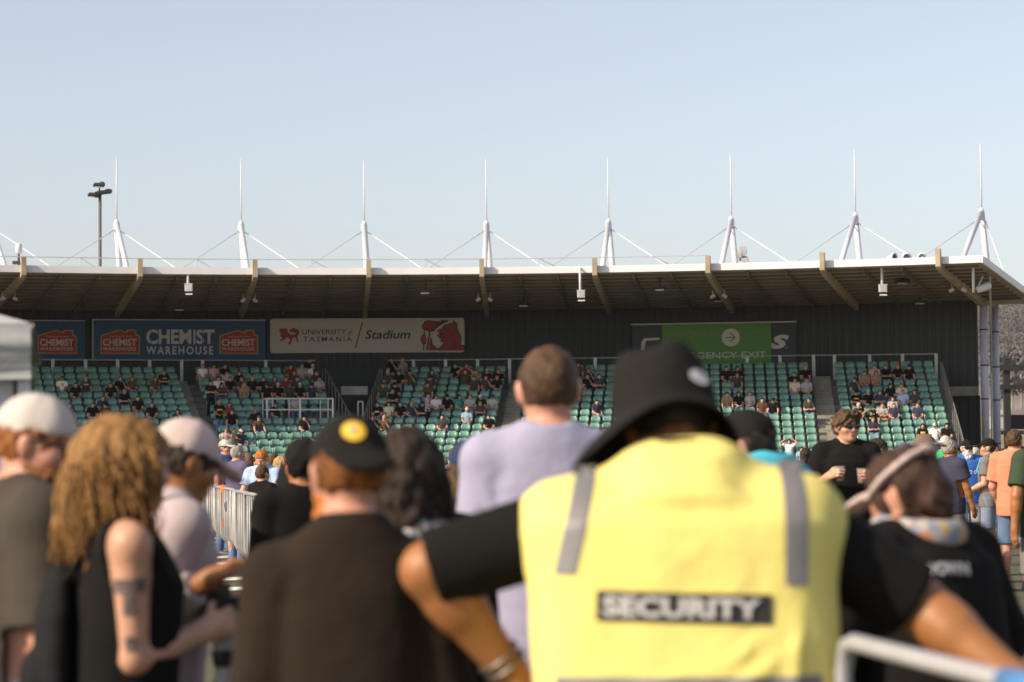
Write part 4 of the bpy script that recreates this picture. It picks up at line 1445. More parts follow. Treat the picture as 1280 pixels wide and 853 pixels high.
    if face:
        onhead('brows', 'eyebrows', hairmat(haircol, HAIR[haircol])); onhead('lips', 'lips', M_lip)
        if not glasses:
            e_ = onhead('eyes', 'eyes', M_eye); onhead('iris', 'iris', M_iris)
    info = dict(root=root, SC=SC, Ru=Ru, P0=P0, U=U, arms=arms, Mh=Mh, hp=hp, Rh=Rh, onhead=onhead, tab=tab, hh=hh, lg=lg, emit=emit)
    return info


def piece(root, name):
    for c in root.children:
        if c.name.split('.')[0] == name: return c


def on_surface(fig, target, me, center, eu, ev, dirn, off=.004, m=None, name='print', scale=1.0):
    """lay a flat pattern (u,v in metres) on a garment: rays along dirn (figure space, before scaling)"""
    t = piece(fig['root'], target)
    bv = BVHTree.FromPolygons([v.co for v in t.data.vertices], [tuple(p.vertices) for p in t.data.polygons])
    c, eu, ev, dn = Vector(center), Vector(eu).normalized(), Vector(ev).normalized(), Vector(dirn).normalized()
    for v in me.vertices:
        p = c + eu * v.co.x + ev * v.co.y - dn * .5
        hit = bv.ray_cast(p, dn, 1.2)
        q = hit[0] if hit[0] is not None else c + eu * v.co.x + ev * v.co.y
        v.co = q - dn * (off + v.co.z)
    return link(name, me, m, t)


def patch(wd, ht, nx, ny):
    m = MB()
    v = [(-wd / 2 + wd * i / nx, -ht / 2 + ht * j / ny, 0) for j in range(ny + 1) for i in range(nx + 1)]
    f = [(j * (nx + 1) + i, j * (nx + 1) + i + 1, (j + 1) * (nx + 1) + i + 1, (j + 1) * (nx + 1) + i) for j in range(ny) for i in range(nx)]
    return m.add(v, f).mesh('patch')
# ------------------------------------------------------------------ the crowd near the camera
def wd(yaw, *v):
    """turn world directions into the figure's own frame"""
    R = rz_(-rad(yaw))
    return tuple(tuple(R @ np.array(q, float)) for q in v)


def xat(px, d): return at(px, 581, d).x
def hgt(px, py, d, extra=0.0):
    p = at(px, py, d); return (p.z - gz(p.x, d) - extra) / 0.979


C_black = cloth('black cotton', (.0085, .0078, .0072))
C_brownblack = cloth('faded black', (.023, .016, .0115))
C_olive = cloth('grey brown', (.055, .047, .038))
C_lav = cloth('lavender', (.31, .30, .41), .05)
C_pinkish = cloth('pale mauve', (.40, .33, .335), .06)
C_navy = cloth('navy', (.035, .04, .075))
C_purple = cloth('plum', (.10, .085, .14))
C_blue = cloth('royal blue', (.035, .12, .42))
C_pale = cloth('pale blue', (.36, .46, .66))
C_peach = cloth('peach', (.60, .21, .12), .05)
C_grey = cloth('mid grey', (.16, .15, .14))
C_lgrey = cloth('light grey', (.36, .35, .35))
C_white = cloth('white', (.70, .68, .68), .04)
C_teal = cloth('turquoise', (.06, .40, .50))
C_denim = cloth('denim', (.10, .16, .28), .2)
C_dgreen = cloth('dark green', (.04, .06, .035))
C_red = cloth('dark red', (.20, .025, .03))
C_pink = cloth('pink', (.55, .30, .30))
C_tan = cloth('tan', (.28, .19, .11))
C_orange = cloth('orange', (.70, .20, .03))
C_green = cloth('green', (.04, .30, .10))
C_stone = cloth('stone', (.33, .30, .26))
M_capwhite = cloth('cap off white', (.50, .45, .41), .05)
M_cappink = cloth('cap pale pink', (.50, .40, .365), .05)
M_capblack = cloth('cap black', (.013, .012, .0105))
M_capnavy = cloth('cap navy', (.03, .04, .09))
M_capbrown = cloth('cap brown', (.16, .11, .095))
M_cappurple = cloth('cap purple', (.12, .10, .20))
M_reflect = mat('grey reflective tape', (.17, .165, .17), .5, .06, 8)
M_silver = mat('silver lettering', (.50, .49, .48), .45, .05)
M_patch = mat('black badge', (.015, .015, .016), .7, .05)
M_vest = mat('fluorescent vest mesh', (.72, .625, .19), .9, .05, 3, .4, 12, spec=.2)
M_binding = mat('vest edge binding', (.72, .66, .03), .8, .04, 3)

# security guard seen from behind, hands wide
gd = 5.0
g = person('security guard in a black bucket hat and yellow vest, arms spread wide', xat(851, gd), gd, 0, H=1.86, sk='tan', hair='crop', haircol='dark', top=C_black, bottom=C_black, bulk=1.24, lean=6, hpitch=18, headfwd=.06, headdrop=.030, shrug=-.064, hroll=-6, sleeve=.98, h=.0105,
           armL=((-.96, .08, -.29), (.60, .28, -.75)), armR=((.84, .08, -.53), (.64, -.42, -.60)), curl=(.5, .5), palm=((0, .3, -1), (0, 0, -1)), legs='wide', armk=1.08, fold=.001, tight=.004)
vt = [(-.15, .258, .188, 0), (.05, .258, .186, 0), (.22, .260, .183, 0), (.33, .264, .182, -.002), (.38, .262, .172, -.008), (.405, .205, .156, -.014), (.43, .142, .158, -.02), (.46, .10, .135, -.026), (.490, .07, .09, -.03)]
V = [loft(vt, g['Ru'], g['P0'], 'u', .03, e=2.8)]
for s in (-1, 1):
    sh = g['arms'][s][0]
    V += [cone(g['U']((s * .06, -.014, 1.395)), sh + np.array((s * .012, -.01, -.008)), .07, .098, 'u', .04)]
V += [cone(g['U']((s * .182, -.055, 1.31)), g['U']((s * .180, -.055, .86)), .100, .098, 'u', .04) for s in (-1, 1)]
V += [cone(g['U']((-.045, -.035, 1.415)), g['U']((.045, -.035, 1.415)), .085, .085, 'u', .04)]
V += [ell(g['U']((0, -.055, 1.415)), (.095, .060, .070), None, 'u', .04)]
V += [ell(g['U']((0, .10, 1.535)), (.085, .085, .07), None, 's', .012)]
VC = [((.05, -.19, 1.00), (.8, 0, .65), .16, .020, 1.2), ((.16, -.19, .98), (.6, 0, .9), .14, .018, 1.1), ((-.12, -.19, 1.02), (.9, 0, .35), .12, .018, .9), ((.12, -.19, 1.12), (.75, 0, .6), .10, .016, .8), ((.02, -.18, 1.30), (.8, 0, .55), .12, .018, .8),
      ((-.10, -.18, 1.33), (.5, 0, -.8), .09, .017, .8), ((.13, -.18, 1.30), (.4, 0, .9), .10, .016, .7), ((-.15, -.19, 1.12), (.25, 0, 1), .10, .017, .7), ((.0, -.19, .92), (1, 0, .25), .16, .018, 1.0), ((.20, -.17, 1.08), (.2, 0, 1), .14, .017, .8)]
vf_ = folds(.011, .9, 2.2, 14, VC)
fo = lambda X, Y, Z: vf_(X, Y, Z) - .009 + .004 * np.sin(23 * (Z - .5 * X)) * np.clip((1.2 - Z) * 3, 0, 1) + .004 * np.sin(9 * X + 3)
vo = g['emit'](grow_mesh(V, .0105, fo), 'vest', M_vest)
on_surface(g, 'vest', patch(.040, .21, 4, 30), (-.207, 0, 1.352), (1, 0, .0), (.24, 0, 1), (0, 1, 0), .004, M_reflect, 'reflective_strip')
on_surface(g, 'vest', patch(.044, .235, 4, 30), (.208, 0, 1.345), (1, 0, 0), (.03, 0, 1), (0, 1, 0), .004, M_reflect, 'reflective_strip')
on_surface(g, 'vest', patch(.50, .05, 40, 4), (0, 0, 1.035), (1, 0, 0), (0, 0, 1), (0, 1, 0), .004, M_reflect, 'reflective_strip')
on_surface(g, 'vest', patch(.328, .055, 30, 6), (-.008, 0, 1.188), (1, 0, -.03), (.03, 0, 1), (0, 1, 0), .004, M_patch, 'badge')
me = fit_text('SECURITY', -.152, .142, -.019, .019, bold=.035)
for v_ in me.vertices: v_.co = (v_.co.x, v_.co.z, -v_.co.y)
on_surface(g, 'vest', me, (-.008, 0, 1.188), (1, 0, -.03), (.03, 0, 1), (0, 1, 0), .007, M_silver, 'lettering')
# side bindings of the vest
for s in (-1, 1):
    bv = [g['U']((s * q[1], -.06, q[0] + .95)) for q in [(-.14, .278), (.05, .281), (.22, .283), (.33, .285), (.38, .284)]]
    mb = MB(); mb.tube([Vector(p) for p in bv], .008, 8); ob = mb.build('edge_binding', M_binding, vo, True)
# bucket hat
mb = MB()
mb.lathe([(.004, .252), (.035, .250), (.060, .243), (.080, .229), (.092, .205), (.099, .165), (.104, .128), (.108, .102), (.114, .094), (.128, .090), (.142, .083), (.154, .076), (.166, .064), (.169, .060), (.166, .056), (.142, .070), (.116, .084), (.102, .08)], 48)
nv = []
for x, y, z in mb.v:
    a = math.atan2(y, x); r_ = math.hypot(x, y)
    br = max(0, (r_ - .112) / .055)
    z2 = z - .030 * br * (.75 + .6 * math.sin(2 * a + .9) + .35 * math.sin(3 * a + 2.0)) - (.010 * math.sin(3 * a + 1) if z > .215 else 0)
    f_ = 1 + .035 * math.sin(3 * a + 1 + 14 * z) * (1 if br == 0 else .3) + .02 * math.sin(5 * a - 20 * z)
    nv.append((x * f_ - .010 - .028 * min(1, br), y * f_ * 1.08, z2 - .014 * max(0, -math.cos(a)) * min(1, br)))
mb.v = nv
hat = g['onhead'].__call__('cap', 'bucket_hat', M_capblack)
hm = mb.mesh('hat'); hm.polygons.foreach_set('use_smooth', [True] * len(hm.polygons)); hm.materials.append(M_capblack)
hat.data = hm
mb = MB(); mb.lathe([(.001, .0), (.022, .0)], 20, Matrix.Rotation(PI / 2, 4, 'X'))
lm = MB()
for j in range(24):
    a = 2 * PI * j / 24
    lm.v.append((.024 * math.cos(a), .016 * math.sin(a), 0))
lm.f.append(tuple(range(24)))
lme = lm.mesh('badge')
def stick(me, target, c, eu, ev, dn, off, m, name):
    bv = BVHTree.FromPolygons([v.co for v in target.data.vertices], [tuple(p.vertices) for p in target.data.polygons])
    c, eu, ev, dn = Vector(c), Vector(eu).normalized(), Vector(ev).normalized(), Vector(dn).normalized()
    for v in me.vertices:
        p = c + eu * v.co.x + ev * v.co.y
        hit = bv.ray_cast(p - dn * .3, dn, .6)
        v.co = (hit[0] if hit[0] is not None else p) - dn * (off + v.co.z)
    return link(name, me, m, target)
stick(lme, hat, (.052, -.06, .150), (.9, .4, 0), (0, 0, 1), (-.42, .9, 0), .004, C_white, 'hat_badge')
# bracelet
sh, el, wr, d1, d2 = g['arms'][-1]
br = MB()
for rr_ in (0, .022):
    c = wr - d2 * (.01 + rr_); e1 = unit(np.cross(d2, (0, 0, 1))); e2 = np.cross(d2, e1)
    ring_ = [Vector(c + (e1 * math.cos(a) + e2 * math.sin(a)) * .043) for a in np.linspace(0, 2 * PI, 21)]
    br.tube(ring_, .0045, 6)
g['emit'](br.mesh('b'), 'bracelet', mat('tarnished steel', (.16, .14, .12), .4, .2, 20, metal=.7))

# man in the back-to-front cap, with ginger beard
cd = 5.25
c = person('man in faded black t-shirt and backwards black cap with yellow badge', xat(437, cd), cd, 4, H=hgt(437, 518, cd, .01), sk='pink', hair='crop', haircol='auburn', beard='bigbeard', beardcol='ginger', top=C_brownblack, bottom=C_denim, bulk=.95, belly=.04, lean=4, headdrop=.0, shrug=-.045, hyaw=14, hpitch=4, sleeve=.95, h=.0105,
           cap='backcap', capcol=M_capblack, armL=((-.10, .12, -1), (.10, .55, -.8)), armR=((.13, .15, -1), (-.1, .6, -.8)), fold=.009)
cp = piece(c['root'], 'cap')
dm = MB()
for rr_ in range(4):
    for j in range(28):
        a = 2 * PI * j / 28; dm.v.append((.0255 * (rr_ / 3) * math.cos(a) + 1e-5 * math.cos(a), .0255 * (rr_ / 3) * math.sin(a) + 1e-5 * math.sin(a), 0))
for rr_ in range(3):
    for j in range(28): dm.f.append((rr_ * 28 + j, rr_ * 28 + (j + 1) % 28, (rr_ + 1) * 28 + (j + 1) % 28, (rr_ + 1) * 28 + j))
M_badge = mat('yellow badge', (.72, .46, .03), .6, .06)
stick(dm.mesh('d'), cp, (-.012, 0, .138), (1, 0, 0), (0, 0, 1), (0, 1, -.15), .004, M_badge, 'cap_badge')
q = MB(); q.add([(-.009, .005, 0), (-.002, -.009, 0), (.008, .003, 0), (.003, .010, 0), (-.003, .003, 0)], [(0, 1, 2, 3, 4)])
stick(q.mesh('q'), cp, (-.014, 0, .139), (1, 0, 0), (0, 0, 1), (0, 1, -.15), .007, cloth('badge mauve', (.35, .28, .42)), 'badge_emblem')
c['emit'](grow_mesh([cone(c['U']((.065 * math.cos(a), -.018 + .066 * math.sin(a), 1.472 + .006 * math.sin(a))), c['U']((.065 * math.cos(a + .35), -.018 + .066 * math.sin(a + .35), 1.472)), .009, .009, 'u', .004) for a in np.arange(0, 2 * PI, .35)], .008), 'lanyard', cloth('brown strap', (.10, .06, .05)))

# curly haired woman in a black tank top
wd_ = 5.9
ya = -74
aL = wd(ya, (-.40, -.05, -.9), (.45, .75, .35)); aR = wd(ya, (.02, .06, -1), (.60, .72, .22))
wv = person('woman with curly golden brown hair, black tank top and tattooed arm', xat(153, wd_), wd_, ya, H=hgt(150, 509, wd_, .03), sk='fair', hair='bob', haircol='curl', top=C_black, bottom=C_black, sleeve=0, fem=True, h=.0105, bulk=1.02, armL=aL, armR=aR, hpitch=6)
def strands(fig, n, lens, R, twist, flare, thick, m, name, seed, back=False):
    mb = MB(); cr_ = random.Random(seed)
    for j in range(n):
        a = cr_.uniform(-PI * 1.2, PI * .2); el_ = cr_.uniform(.02, 1.5)
        px_, py_, pz_ = .090 * math.cos(a) * math.cos(el_), .106 * math.sin(a) * math.cos(el_), .09 + .105 * math.sin(el_)
        L_ = cr_.uniform(*lens) + .10 * math.sin(el_); R_ = cr_.uniform(*R); ph = cr_.uniform(0, 6); tw = cr_.uniform(*twist)
        out = Vector((math.cos(a), math.sin(a), 0)); k_ = cr_.uniform(.6, 1.15)
        pts = []
        for q in range(18):
            t_ = q / 17
            fall = L_ * t_
            cc = Vector((px_, py_, pz_)) + out * (flare * k_ * math.sin(min(1, t_ * 1.6) * PI / 2)) + Vector((0, 0, -fall * (.45 + .55 * t_)))
            cc += Vector((math.cos(ph + tw * fall), math.sin(ph + tw * fall), .3 * math.sin(2 * ph + tw * fall))) * R_ * min(1, .3 + t_ * 2)
            pts.append(cc)
        r0 = cr_.uniform(*thick)
        mb.tube(pts, r0, 5, r0 * .5)
    return link(name, mb.mesh('c'), m, piece(fig['root'], 'hair'), True)


strands(wv, 720, (.13, .28), (.008, .018), (34, 60), .046, (.0028, .005), hairmat('curl', HAIR['curl']), 'curls', 11)
M_ink2 = mat('tattoo ink', (.12, .085, .075), .55, .5, 40)
sh, el, wr, d1, d2 = wv['arms'][1]
def arm_patch(f_, wv_, wd2, ht, m, nm, A, D, off):
    bt = piece(f_['root'], 'body')
    vdir = rz_(-rad(ya)) @ np.array((0, 1, 0))
    stick(patch(wd2, ht, 8, 6), bt, A + D * off, np.cross(vdir, D), D, vdir, .003, m, nm)
arm_patch(wv, 0, .085, .035, M_ink2, 'tattoo', sh, d1, .10)
arm_patch(wv, 0, .035, .05, M_ink2, 'tattoo', sh, d1, .145)
arm_patch(wv, 0, .03, .035, M_ink2, 'tattoo', sh, d1, .24)
# backpack on her back
bp_ = empty('backpack', wv['root'].location + Vector(rz_(rad(ya)) @ np.array((-.03, -.17, 1.10))), rad(ya))
tag(bp_, 'slim black backpack on the back of the curly haired woman', 'backpack')
link('bag', grow_mesh([loft([(-.22, .10, .035, 0), (-.15, .13, .045, 0), (.10, .125, .045, .01), (.18, .09, .035, .02), (.21, .05, .02, .02)], np.eye(3), np.zeros(3)), ell((0, -.045, -.08), (.09, .03, .09), None, 'u', .02)], .009, folds(.004, 1.5)), cloth('bag black', (.012, .012, .013)), bp_)
for s in (-1, 1):
    mb = MB(); mb.tube([(s * .08, .03, .18), (s * .085, .08, .26), (s * .09, .16, .255), (s * .095, .24, .16), (s * .10, .26, .0), (s * .11, .14, -.16), (s * .10, .02, -.20)], .013, 6)
    mb.build('strap', cloth('bag black', (.012, .012, .013)), bp_, True)

# man in white cap at far left
ya = -66
aL = wd(ya, (.1, .25, -1), (.7, .3, -.5)); aR = wd(ya, (.12, -.0, -1), (.7, .2, -.4))
wc = person('bearded man in profile with a backwards off-white cap, sunglasses and grey-brown t-shirt', xat(17, 6.3), 6.3, ya, H=hgt(40, 487, 6.3, .02), sk='pink', hair='short', haircol='auburn', beard='bigbeard', top=C_olive, bottom=C_denim, bulk=1.15, sleeve=.9, h=.0105, cap='backcap', capcol=M_capwhite, glasses=True, hyaw=-26, hpitch=10, lean=4, armL=aL, armR=aR, face=True)

# photographer in pale cap
ya = -70
aL = wd(ya, (.0, .05, -1), (.72, -.35, .25)); aR = wd(ya, (-.35, -.12, -.9), (.66, -.28, .42))
pd = 7.0
ph_ = person('photographer in a pale pink cap and mauve shirt, both hands on a camera', xat(198, pd), pd, ya, H=hgt(215, 516, pd, .02), sk='tan', hair='short', haircol='dark', top=C_pinkish, bottom=cloth('black trousers', (.02, .02, .022)), sleeve=1.85, h=.0105, cap='cap', capcol=M_cappink, hyaw=10, hpitch=18, lean=5, armL=aL, armR=aR, curl=(.55, .55), palm=(wd(ya, (0, .3, -1))[0], wd(ya, (0, .6, -.8))[0]), face=True, glasses=False)
ha = [Vector(ph_['root'].matrix_basis.to_3x3() @ Vector((ph_['arms'][s][2] + ph_['arms'][s][4] * .08) * ph_['SC'])) + ph_['root'].location for s in (-1, 1)]
mid = (ha[0] + ha[1]) / 2
cmr = empty('camera', mid + Vector((-.055, -.03, -.085)), rad(-70))
tag(cmr, 'black camera with a long pale grey lens hanging at the photographer\'s waist', 'camera')
mb = MB(); mb.box((0, 0, 0), (.15, .075, .10)); mb.box((0, .0, .065), (.07, .06, .04)); mb.box((.055, .03, 0), (.035, .03, .09)); mb.build('camera_body', M_black, cmr)
LM = Matrix.Translation((0, .02, -.04)) @ Matrix.Rotation(rad(-172), 4, 'X')
mb = MB(); mb.lathe([(.036, .0), (.04, .02), (.042, .12), (.055, .15), (.056, .24)], 22, LM); mb.build('lens', mat('pale lens barrel', (.42, .41, .42), .45, .05), cmr, True)
mb = MB(); mb.lathe([(.045, .06), (.0465, .065), (.0465, .10), (.045, .105)], 22, LM); mb.build('lens_ring', M_black, cmr, True)
mb = MB(); mb.lathe([(.058, .19), (.0585, .195), (.0585, .225), (.058, .23)], 22, LM); mb.build('lens_ring', M_black, cmr, True)
mb = MB(); mb.lathe([(.056, .24), (.068, .245), (.07, .33), (.066, .335)], 22, LM); mb.build('lens_hood', M_black, cmr, True)
mb = MB(); mb.tube([(-.075, 0, .03), (-.12, -.05, .15), (-.10, -.14, .30), (-.03, -.17, .42)], .010, 6); mb.build('strap', cloth('brown strap', (.10, .06, .05)), cmr, True)

# tall man in lavender shirt
pm = person('tall man seen from behind in a lavender long-sleeved shirt with short brown hair', xat(687, 7.3), 7.3, 3, H=hgt(685, 433, 7.3), sk='pink', hair='crop', haircol='brown', top=C_lav, bottom=C_navy, sleeve=1.8, h=.0105, bulk=.93, armL=((-.12, .05, -1), (.0, .35, -.9)), armR=((.18, .05, -1), (-.05, .4, -.9)), lean=2, fold=.007)
pm['emit'](grow_mesh([cone(pm['U']((.062 * math.cos(a), -.016 + .064 * math.sin(a), 1.475)), pm['U']((.062 * math.cos(a + .3), -.016 + .064 * math.sin(a + .3), 1.475)), .017, .017, 'u', .01) for a in np.arange(0, 2 * PI, .3)], .009), 'collar', C_lav)

# woman with long dark wavy hair and grey scarf
wh = person('woman seen from behind with long dark wavy hair and a fluffy grey scarf', xat(509, 6.5), 6.5, -8, H=hgt(509, 529, 6.5, .02), sk='olive', hair='wavy', haircol='dark', top=C_black, bottom=C_denim, sleeve=1.9, fem=True, h=.0105, bulk=1.08)
strands(wh, 620, (.26, .40), (.005, .012), (13, 26), .030, (.0025, .0045), hairmat('dark', HAIR['dark']), 'locks', 5)
wh['emit'](grow_mesh([cone(wh['U']((.105 * math.cos(a), -.012 + .09 * math.sin(a), 1.43 + .012 * math.sin(3 * a))), wh['U']((.105 * math.cos(a + .35), -.012 + .09 * math.sin(a + .35), 1.43)), .038, .038, 'u', .02) for a in np.arange(0, 2 * PI, .35)], .008, lambda X, Y, Z: .006 * np.sin(120 * X + 60 * Z) * np.sin(110 * Y - 70 * Z)), 'scarf', cloth('fluffy grey', (.34, .33, .33), .45))

person('child seen from behind with light brown hair and a grey-brown top', xat(560, 8.4), 8.4, 10, H=hgt(560, 592, 8.4), sk='fair', hair='short', haircol='light', top=C_stone, bottom=C_denim, sleeve=.8, h=.011)
person('person in a navy cap half hidden behind the man in lavender', xat(588, 9.6), 9.6, -10, H=hgt(588, 546, 9.6, .02), sk='pink', hair='short', haircol='brown', top=C_grey, bottom=C_denim, h=.011, cap='cap', capcol=M_capnavy)
tm = person('man in black cap and turquoise t-shirt turned to the left beside the security guard', xat(974, 8.4), 8.4, 58, H=hgt(974, 498, 8.4, -.02), sk='pink', hair='short', haircol='dark', top=C_teal, bottom=C_denim, h=.0105, cap='cap', capcol=M_capblack, bulk=1.1, hyaw=10, hpitch=8, lean=6, headfwd=.05, headdrop=.03, face=True)

# woman at right with pink visor
ya = 42
rw = person('woman at right in a black hoodie with pale pink visor and bright patterned scarf', xat(1160, 6.2), 6.2, ya, H=hgt(1140, 562, 6.2), sk='pink', hair='tied', haircol='redbrown', top=cloth('hoodie black', (.010, .009, .0085)), bottom=C_black, sleeve=1.95, fem=True, bulk=1.5, h=.0105, cap='visor', capcol=M_cappink, hyaw=12, hpitch=10, lean=6, tight=.035,
            armL=((-.55, .25, -.9), (-.1, .8, -.4)), armR=((.62, .15, -.85), (.1, .7, -.5)), neckcut=False, fold=.010)
M_pat = bpy.data.materials.new('patterned scarf'); M_pat.use_nodes = True
t_ = M_pat.node_tree; vo_ = t_.nodes.new('ShaderNodeTexVoronoi'); vo_.inputs['Scale'].default_value = 32
tc_ = t_.nodes.new('ShaderNodeTexCoord'); t_.links.new(tc_.outputs['Object'], vo_.inputs['Vector'])
rp = t_.nodes.new('ShaderNodeValToRGB'); rp.color_ramp.interpolation = 'CONSTANT'
sp = t_.nodes.new('ShaderNodeSeparateColor'); t_.links.new(vo_.outputs['Color'], sp.inputs[0]); t_.links.new(sp.outputs[0], rp.inputs[0])
for p_, c_ in ((0, (.42, .20, .10, 1)), (.3, (.40, .36, .34, 1)), (.55, (.20, .24, .33, 1)), (.75, (.40, .30, .14, 1)), (.88, (.33, .31, .33, 1))):
    if p_ == 0: rp.color_ramp.elements[0].color = c_
    else:
        e_ = rp.color_ramp.elements.new(p_); e_.color = c_
t_.links.new(rp.outputs[0], t_.nodes['Principled BSDF'].inputs['Base Color']); t_.nodes['Principled BSDF'].inputs['Roughness'].default_value = .9
rw['emit'](grow_mesh([cone(rw['U']((.105 * math.cos(a), -.02 + .10 * math.sin(a), 1.500 + .02 * math.sin(a))), rw['U']((.105 * math.cos(a + .3), -.02 + .10 * math.sin(a + .3), 1.475 + .02 * math.sin(a + .3))), .028, .028, 'u', .02) for a in np.arange(0, 2 * PI, .3)], .009), 'scarf', M_pat)
me = fit_text('SUNDOWN', -.12, .12, -.017, .017, bold=.03)
for v_ in me.vertices: v_.co = (v_.co.x, v_.co.z + .35 * (.12 ** 2 - v_.co.x ** 2), -v_.co.y)
on_surface(rw, 'shirt', me, (-.06, 0, 1.385), (.87, -.5, 0), (0, 0, 1), (.5, .87, 0), .005, M_silver, 'lettering')

# ------------------------------------------------------------------ sharper figures in the middle distance
gdist = 19.0
gm = person('man facing us in sunglasses and black t-shirt with a beer in each hand', xat(1058, gdist), gdist, 180, H=1.83, sk='fair', hair='shaggy', haircol='brown', top=C_black, bottom=C_black, sleeve=.85, h=.0068, glasses=True, face=True, hyaw=24, hpitch=2, bulk=1.02,
            armL=((-.32, .05, -.95), (.42, .80, .30)), armR=((.36, .05, -.95), (-.42, .78, .34)), curl=(.5, .5), palm=((1, -.15, 0), (-1, -.15, 0)), fold=.005, hr=1)
me = fit_text('OKA', -.026, .026, -.011, .011, bold=.05, shear=.2)
for v_ in me.vertices: v_.co = (-v_.co.x, v_.co.z, -v_.co.y)
on_surface(gm, 'shirt', me, (-.085, 0, 1.255), (1, 0, 0), (0, 0, 1), (0, -1, 0), .004, mat('orange print', (.75, .18, .03), .8), 'chest_logo')


M_cup = mat('clear plastic cup', (.75, .75, .75), .15, .02)
M_cup.node_tree.nodes['Principled BSDF'].inputs['Transmission Weight'].default_value = .85
M_cup.node_tree.nodes['Principled BSDF'].inputs['IOR'].default_value = 1.15
M_beer = mat('beer', (.55, .24, .04), .2, .05)
M_foam = mat('beer foam', (.8, .76, .68), .8, .03)


def world_of(f_, p): return f_['root'].location + Vector(rz_(f_['root'].rotation_euler.z) @ (np.array(p) * f_['SC']))


def cup(f_, s, label, full=.6, drink=M_beer):
    sh, el, wr, d1, d2 = f_['arms'][s]
    n = f_['Ru'] @ np.array((-s, -.15, 0)); n = unit(n - d2 * (d2 @ n))
    c_ = world_of(f_, wr + d2 * .085 + n * .055)
    r = empty('plastic_cup', c_ + Vector((0, 0, -.055)))
    tag(r, label, 'cup')
    mb = MB(); mb.lathe([(.030, 0), (.033, .03), (.042, .118), (.0405, .118), (.031, .03), (.028, .004)], 22); mb.build('cup_wall', M_cup, r, True)
    mb = MB(); mb.lathe([(.0265, .006), (.0295, .03), (.031 + .006 * full, .035 + .07 * full), (.001, .036 + .07 * full)], 22); mb.build('drink', drink, r, True)
    return r


cup(gm, 1, 'clear plastic cup of beer in the right hand of the man in sunglasses', .5)
cup(gm, -1, 'clear plastic cup of beer in the left hand of the man in sunglasses', .75)

kw = dict(h=.013)
def mid_person(label, px, ty, d, yaw, **k):
    ex = .022 if k.get('cap') else .012 if k.get('hair') else 0
    a = dict(kw); a.update(k)
    return person(label, xat(px, d), d, yaw, H=hgt(px, ty, d, ex), **a)


mid_person('dark haired woman with a green neckerchief behind the man holding two beers', 1098, 548, 25, 172, sk='tan', hair='long', haircol='dark', top=C_black, bottom=C_denim, blen='short', fem=True, face=True, h=.009, hyaw=-6)
mid_person('man in a brown cap facing right behind the woman with the pink visor', 1157, 541, 21, -100, sk='pink', hair='short', haircol='brown', top=C_stone, bottom=C_denim, cap='cap', capcol=M_capbrown)
mid_person('person in a purple cap behind the woman with the pink visor', 1131, 552, 27, 150, sk='pink', hair='short', haircol='dark', top=C_navy, bottom=C_denim, cap='cap', capcol=M_cappurple)
mid_person('person in a pale cap and green top near the front of the stand', 1182, 544, 42, 150, sk='pink', hair='short', haircol='grey', top=C_green, bottom=C_denim, cap='cap', capcol=M_capwhite)
mid_person('man with greying hair in a dark navy t-shirt looking right', 1188, 549, 29, -62, sk='tan', hair='short', haircol='grey', top=cloth('dark slate', (.045, .045, .07)), bottom=C_grey, blen='short', bulk=1.12, armL=((-.1, .1, -1), (.0, .3, -.9)), armR=((.12, .25, -1), (.05, .3, -.95)), h=.011, glasses=True)
bl = mid_person('white bearded man in royal blue t-shirt and black cap holding a drink', 1209, 549, 35, 186, sk='pink', hair='short', haircol='white', beard='bigbeard', top=C_blue, bottom=C_lgrey, blen='short', cap='cap', capcol=M_capblack, bulk=1.15, belly=.03, armL=((-.3, .1, -.95), (.3, .85, .25)), armR=((.2, .0, -1), (.05, .3, -.95)), glasses=True, curl=(.5, .3), palm=((1, -.15, 0), None), h=.011)
cup(bl, -1, 'pink drink in a clear plastic cup held by the man in royal blue', .5, mat('pink drink', (.6, .12, .12), .3))
for j in range(3):
    dm2 = MB(); dm2.v = [(.022 * math.cos(2 * PI * q / 16), .026 * math.sin(2 * PI * q / 16), 0) for q in range(16)] + [(.012 * math.cos(2 * PI * q / 16), .015 * math.sin(2 * PI * q / 16), 0) for q in range(16)]
    dm2.f = [(q, (q + 1) % 16, 16 + (q + 1) % 16, 16 + q) for q in range(16)]
    on_surface(bl, 'shirt', dm2.mesh('d'), (-.07 + .07 * j, 0, 1.25), (1, 0, 0), (0, 0, 1), (0, -1, 0), .005, C_white, 'print')
gt = mid_person('man in grey t-shirt, black cap and blue-grey shorts with a small backpack, facing left', 1235, 547, 32, 72, sk='fair', hair='short', haircol='brown', top=C_grey, bottom=cloth('blue grey', (.17, .20, .27)), blen='short', cap='cap', capcol=M_capblack, armL=((-.1, .1, -1), (.15, .9, -.4)), armR=((.1, .2, -1), (-.15, .85, -.5)), h=.011, hyaw=8)
r = empty('backpack', gt['root'].location + Vector(rz_(rad(72)) @ np.array((0, -.2, 1.22))), rad(72)); tag(r, 'small teal and orange backpack on the man in grey', 'backpack')
link('bag', grow_mesh([loft([(-.2, .12, .06, 0), (-.1, .15, .08, 0), (.15, .14, .07, 0), (.22, .08, .04, 0)], np.eye(3), np.zeros(3))], .012), cloth('bag teal', (.05, .28, .33)), r)
link('pocket', grow_mesh([ell((0, -.07, -.08), (.10, .035, .09))], .012), C_orange, r)
mb = MB()
for s in (-1, 1): mb.tube([(s * .09, .03, .2), (s * .1, .12, .25), (s * .11, .28, .2), (s * .12, .33, .05), (s * .12, .2, -.14)], .018, 6)
mb.build('strap', cloth('strap blue', (.10, .3, .45)), r, True)
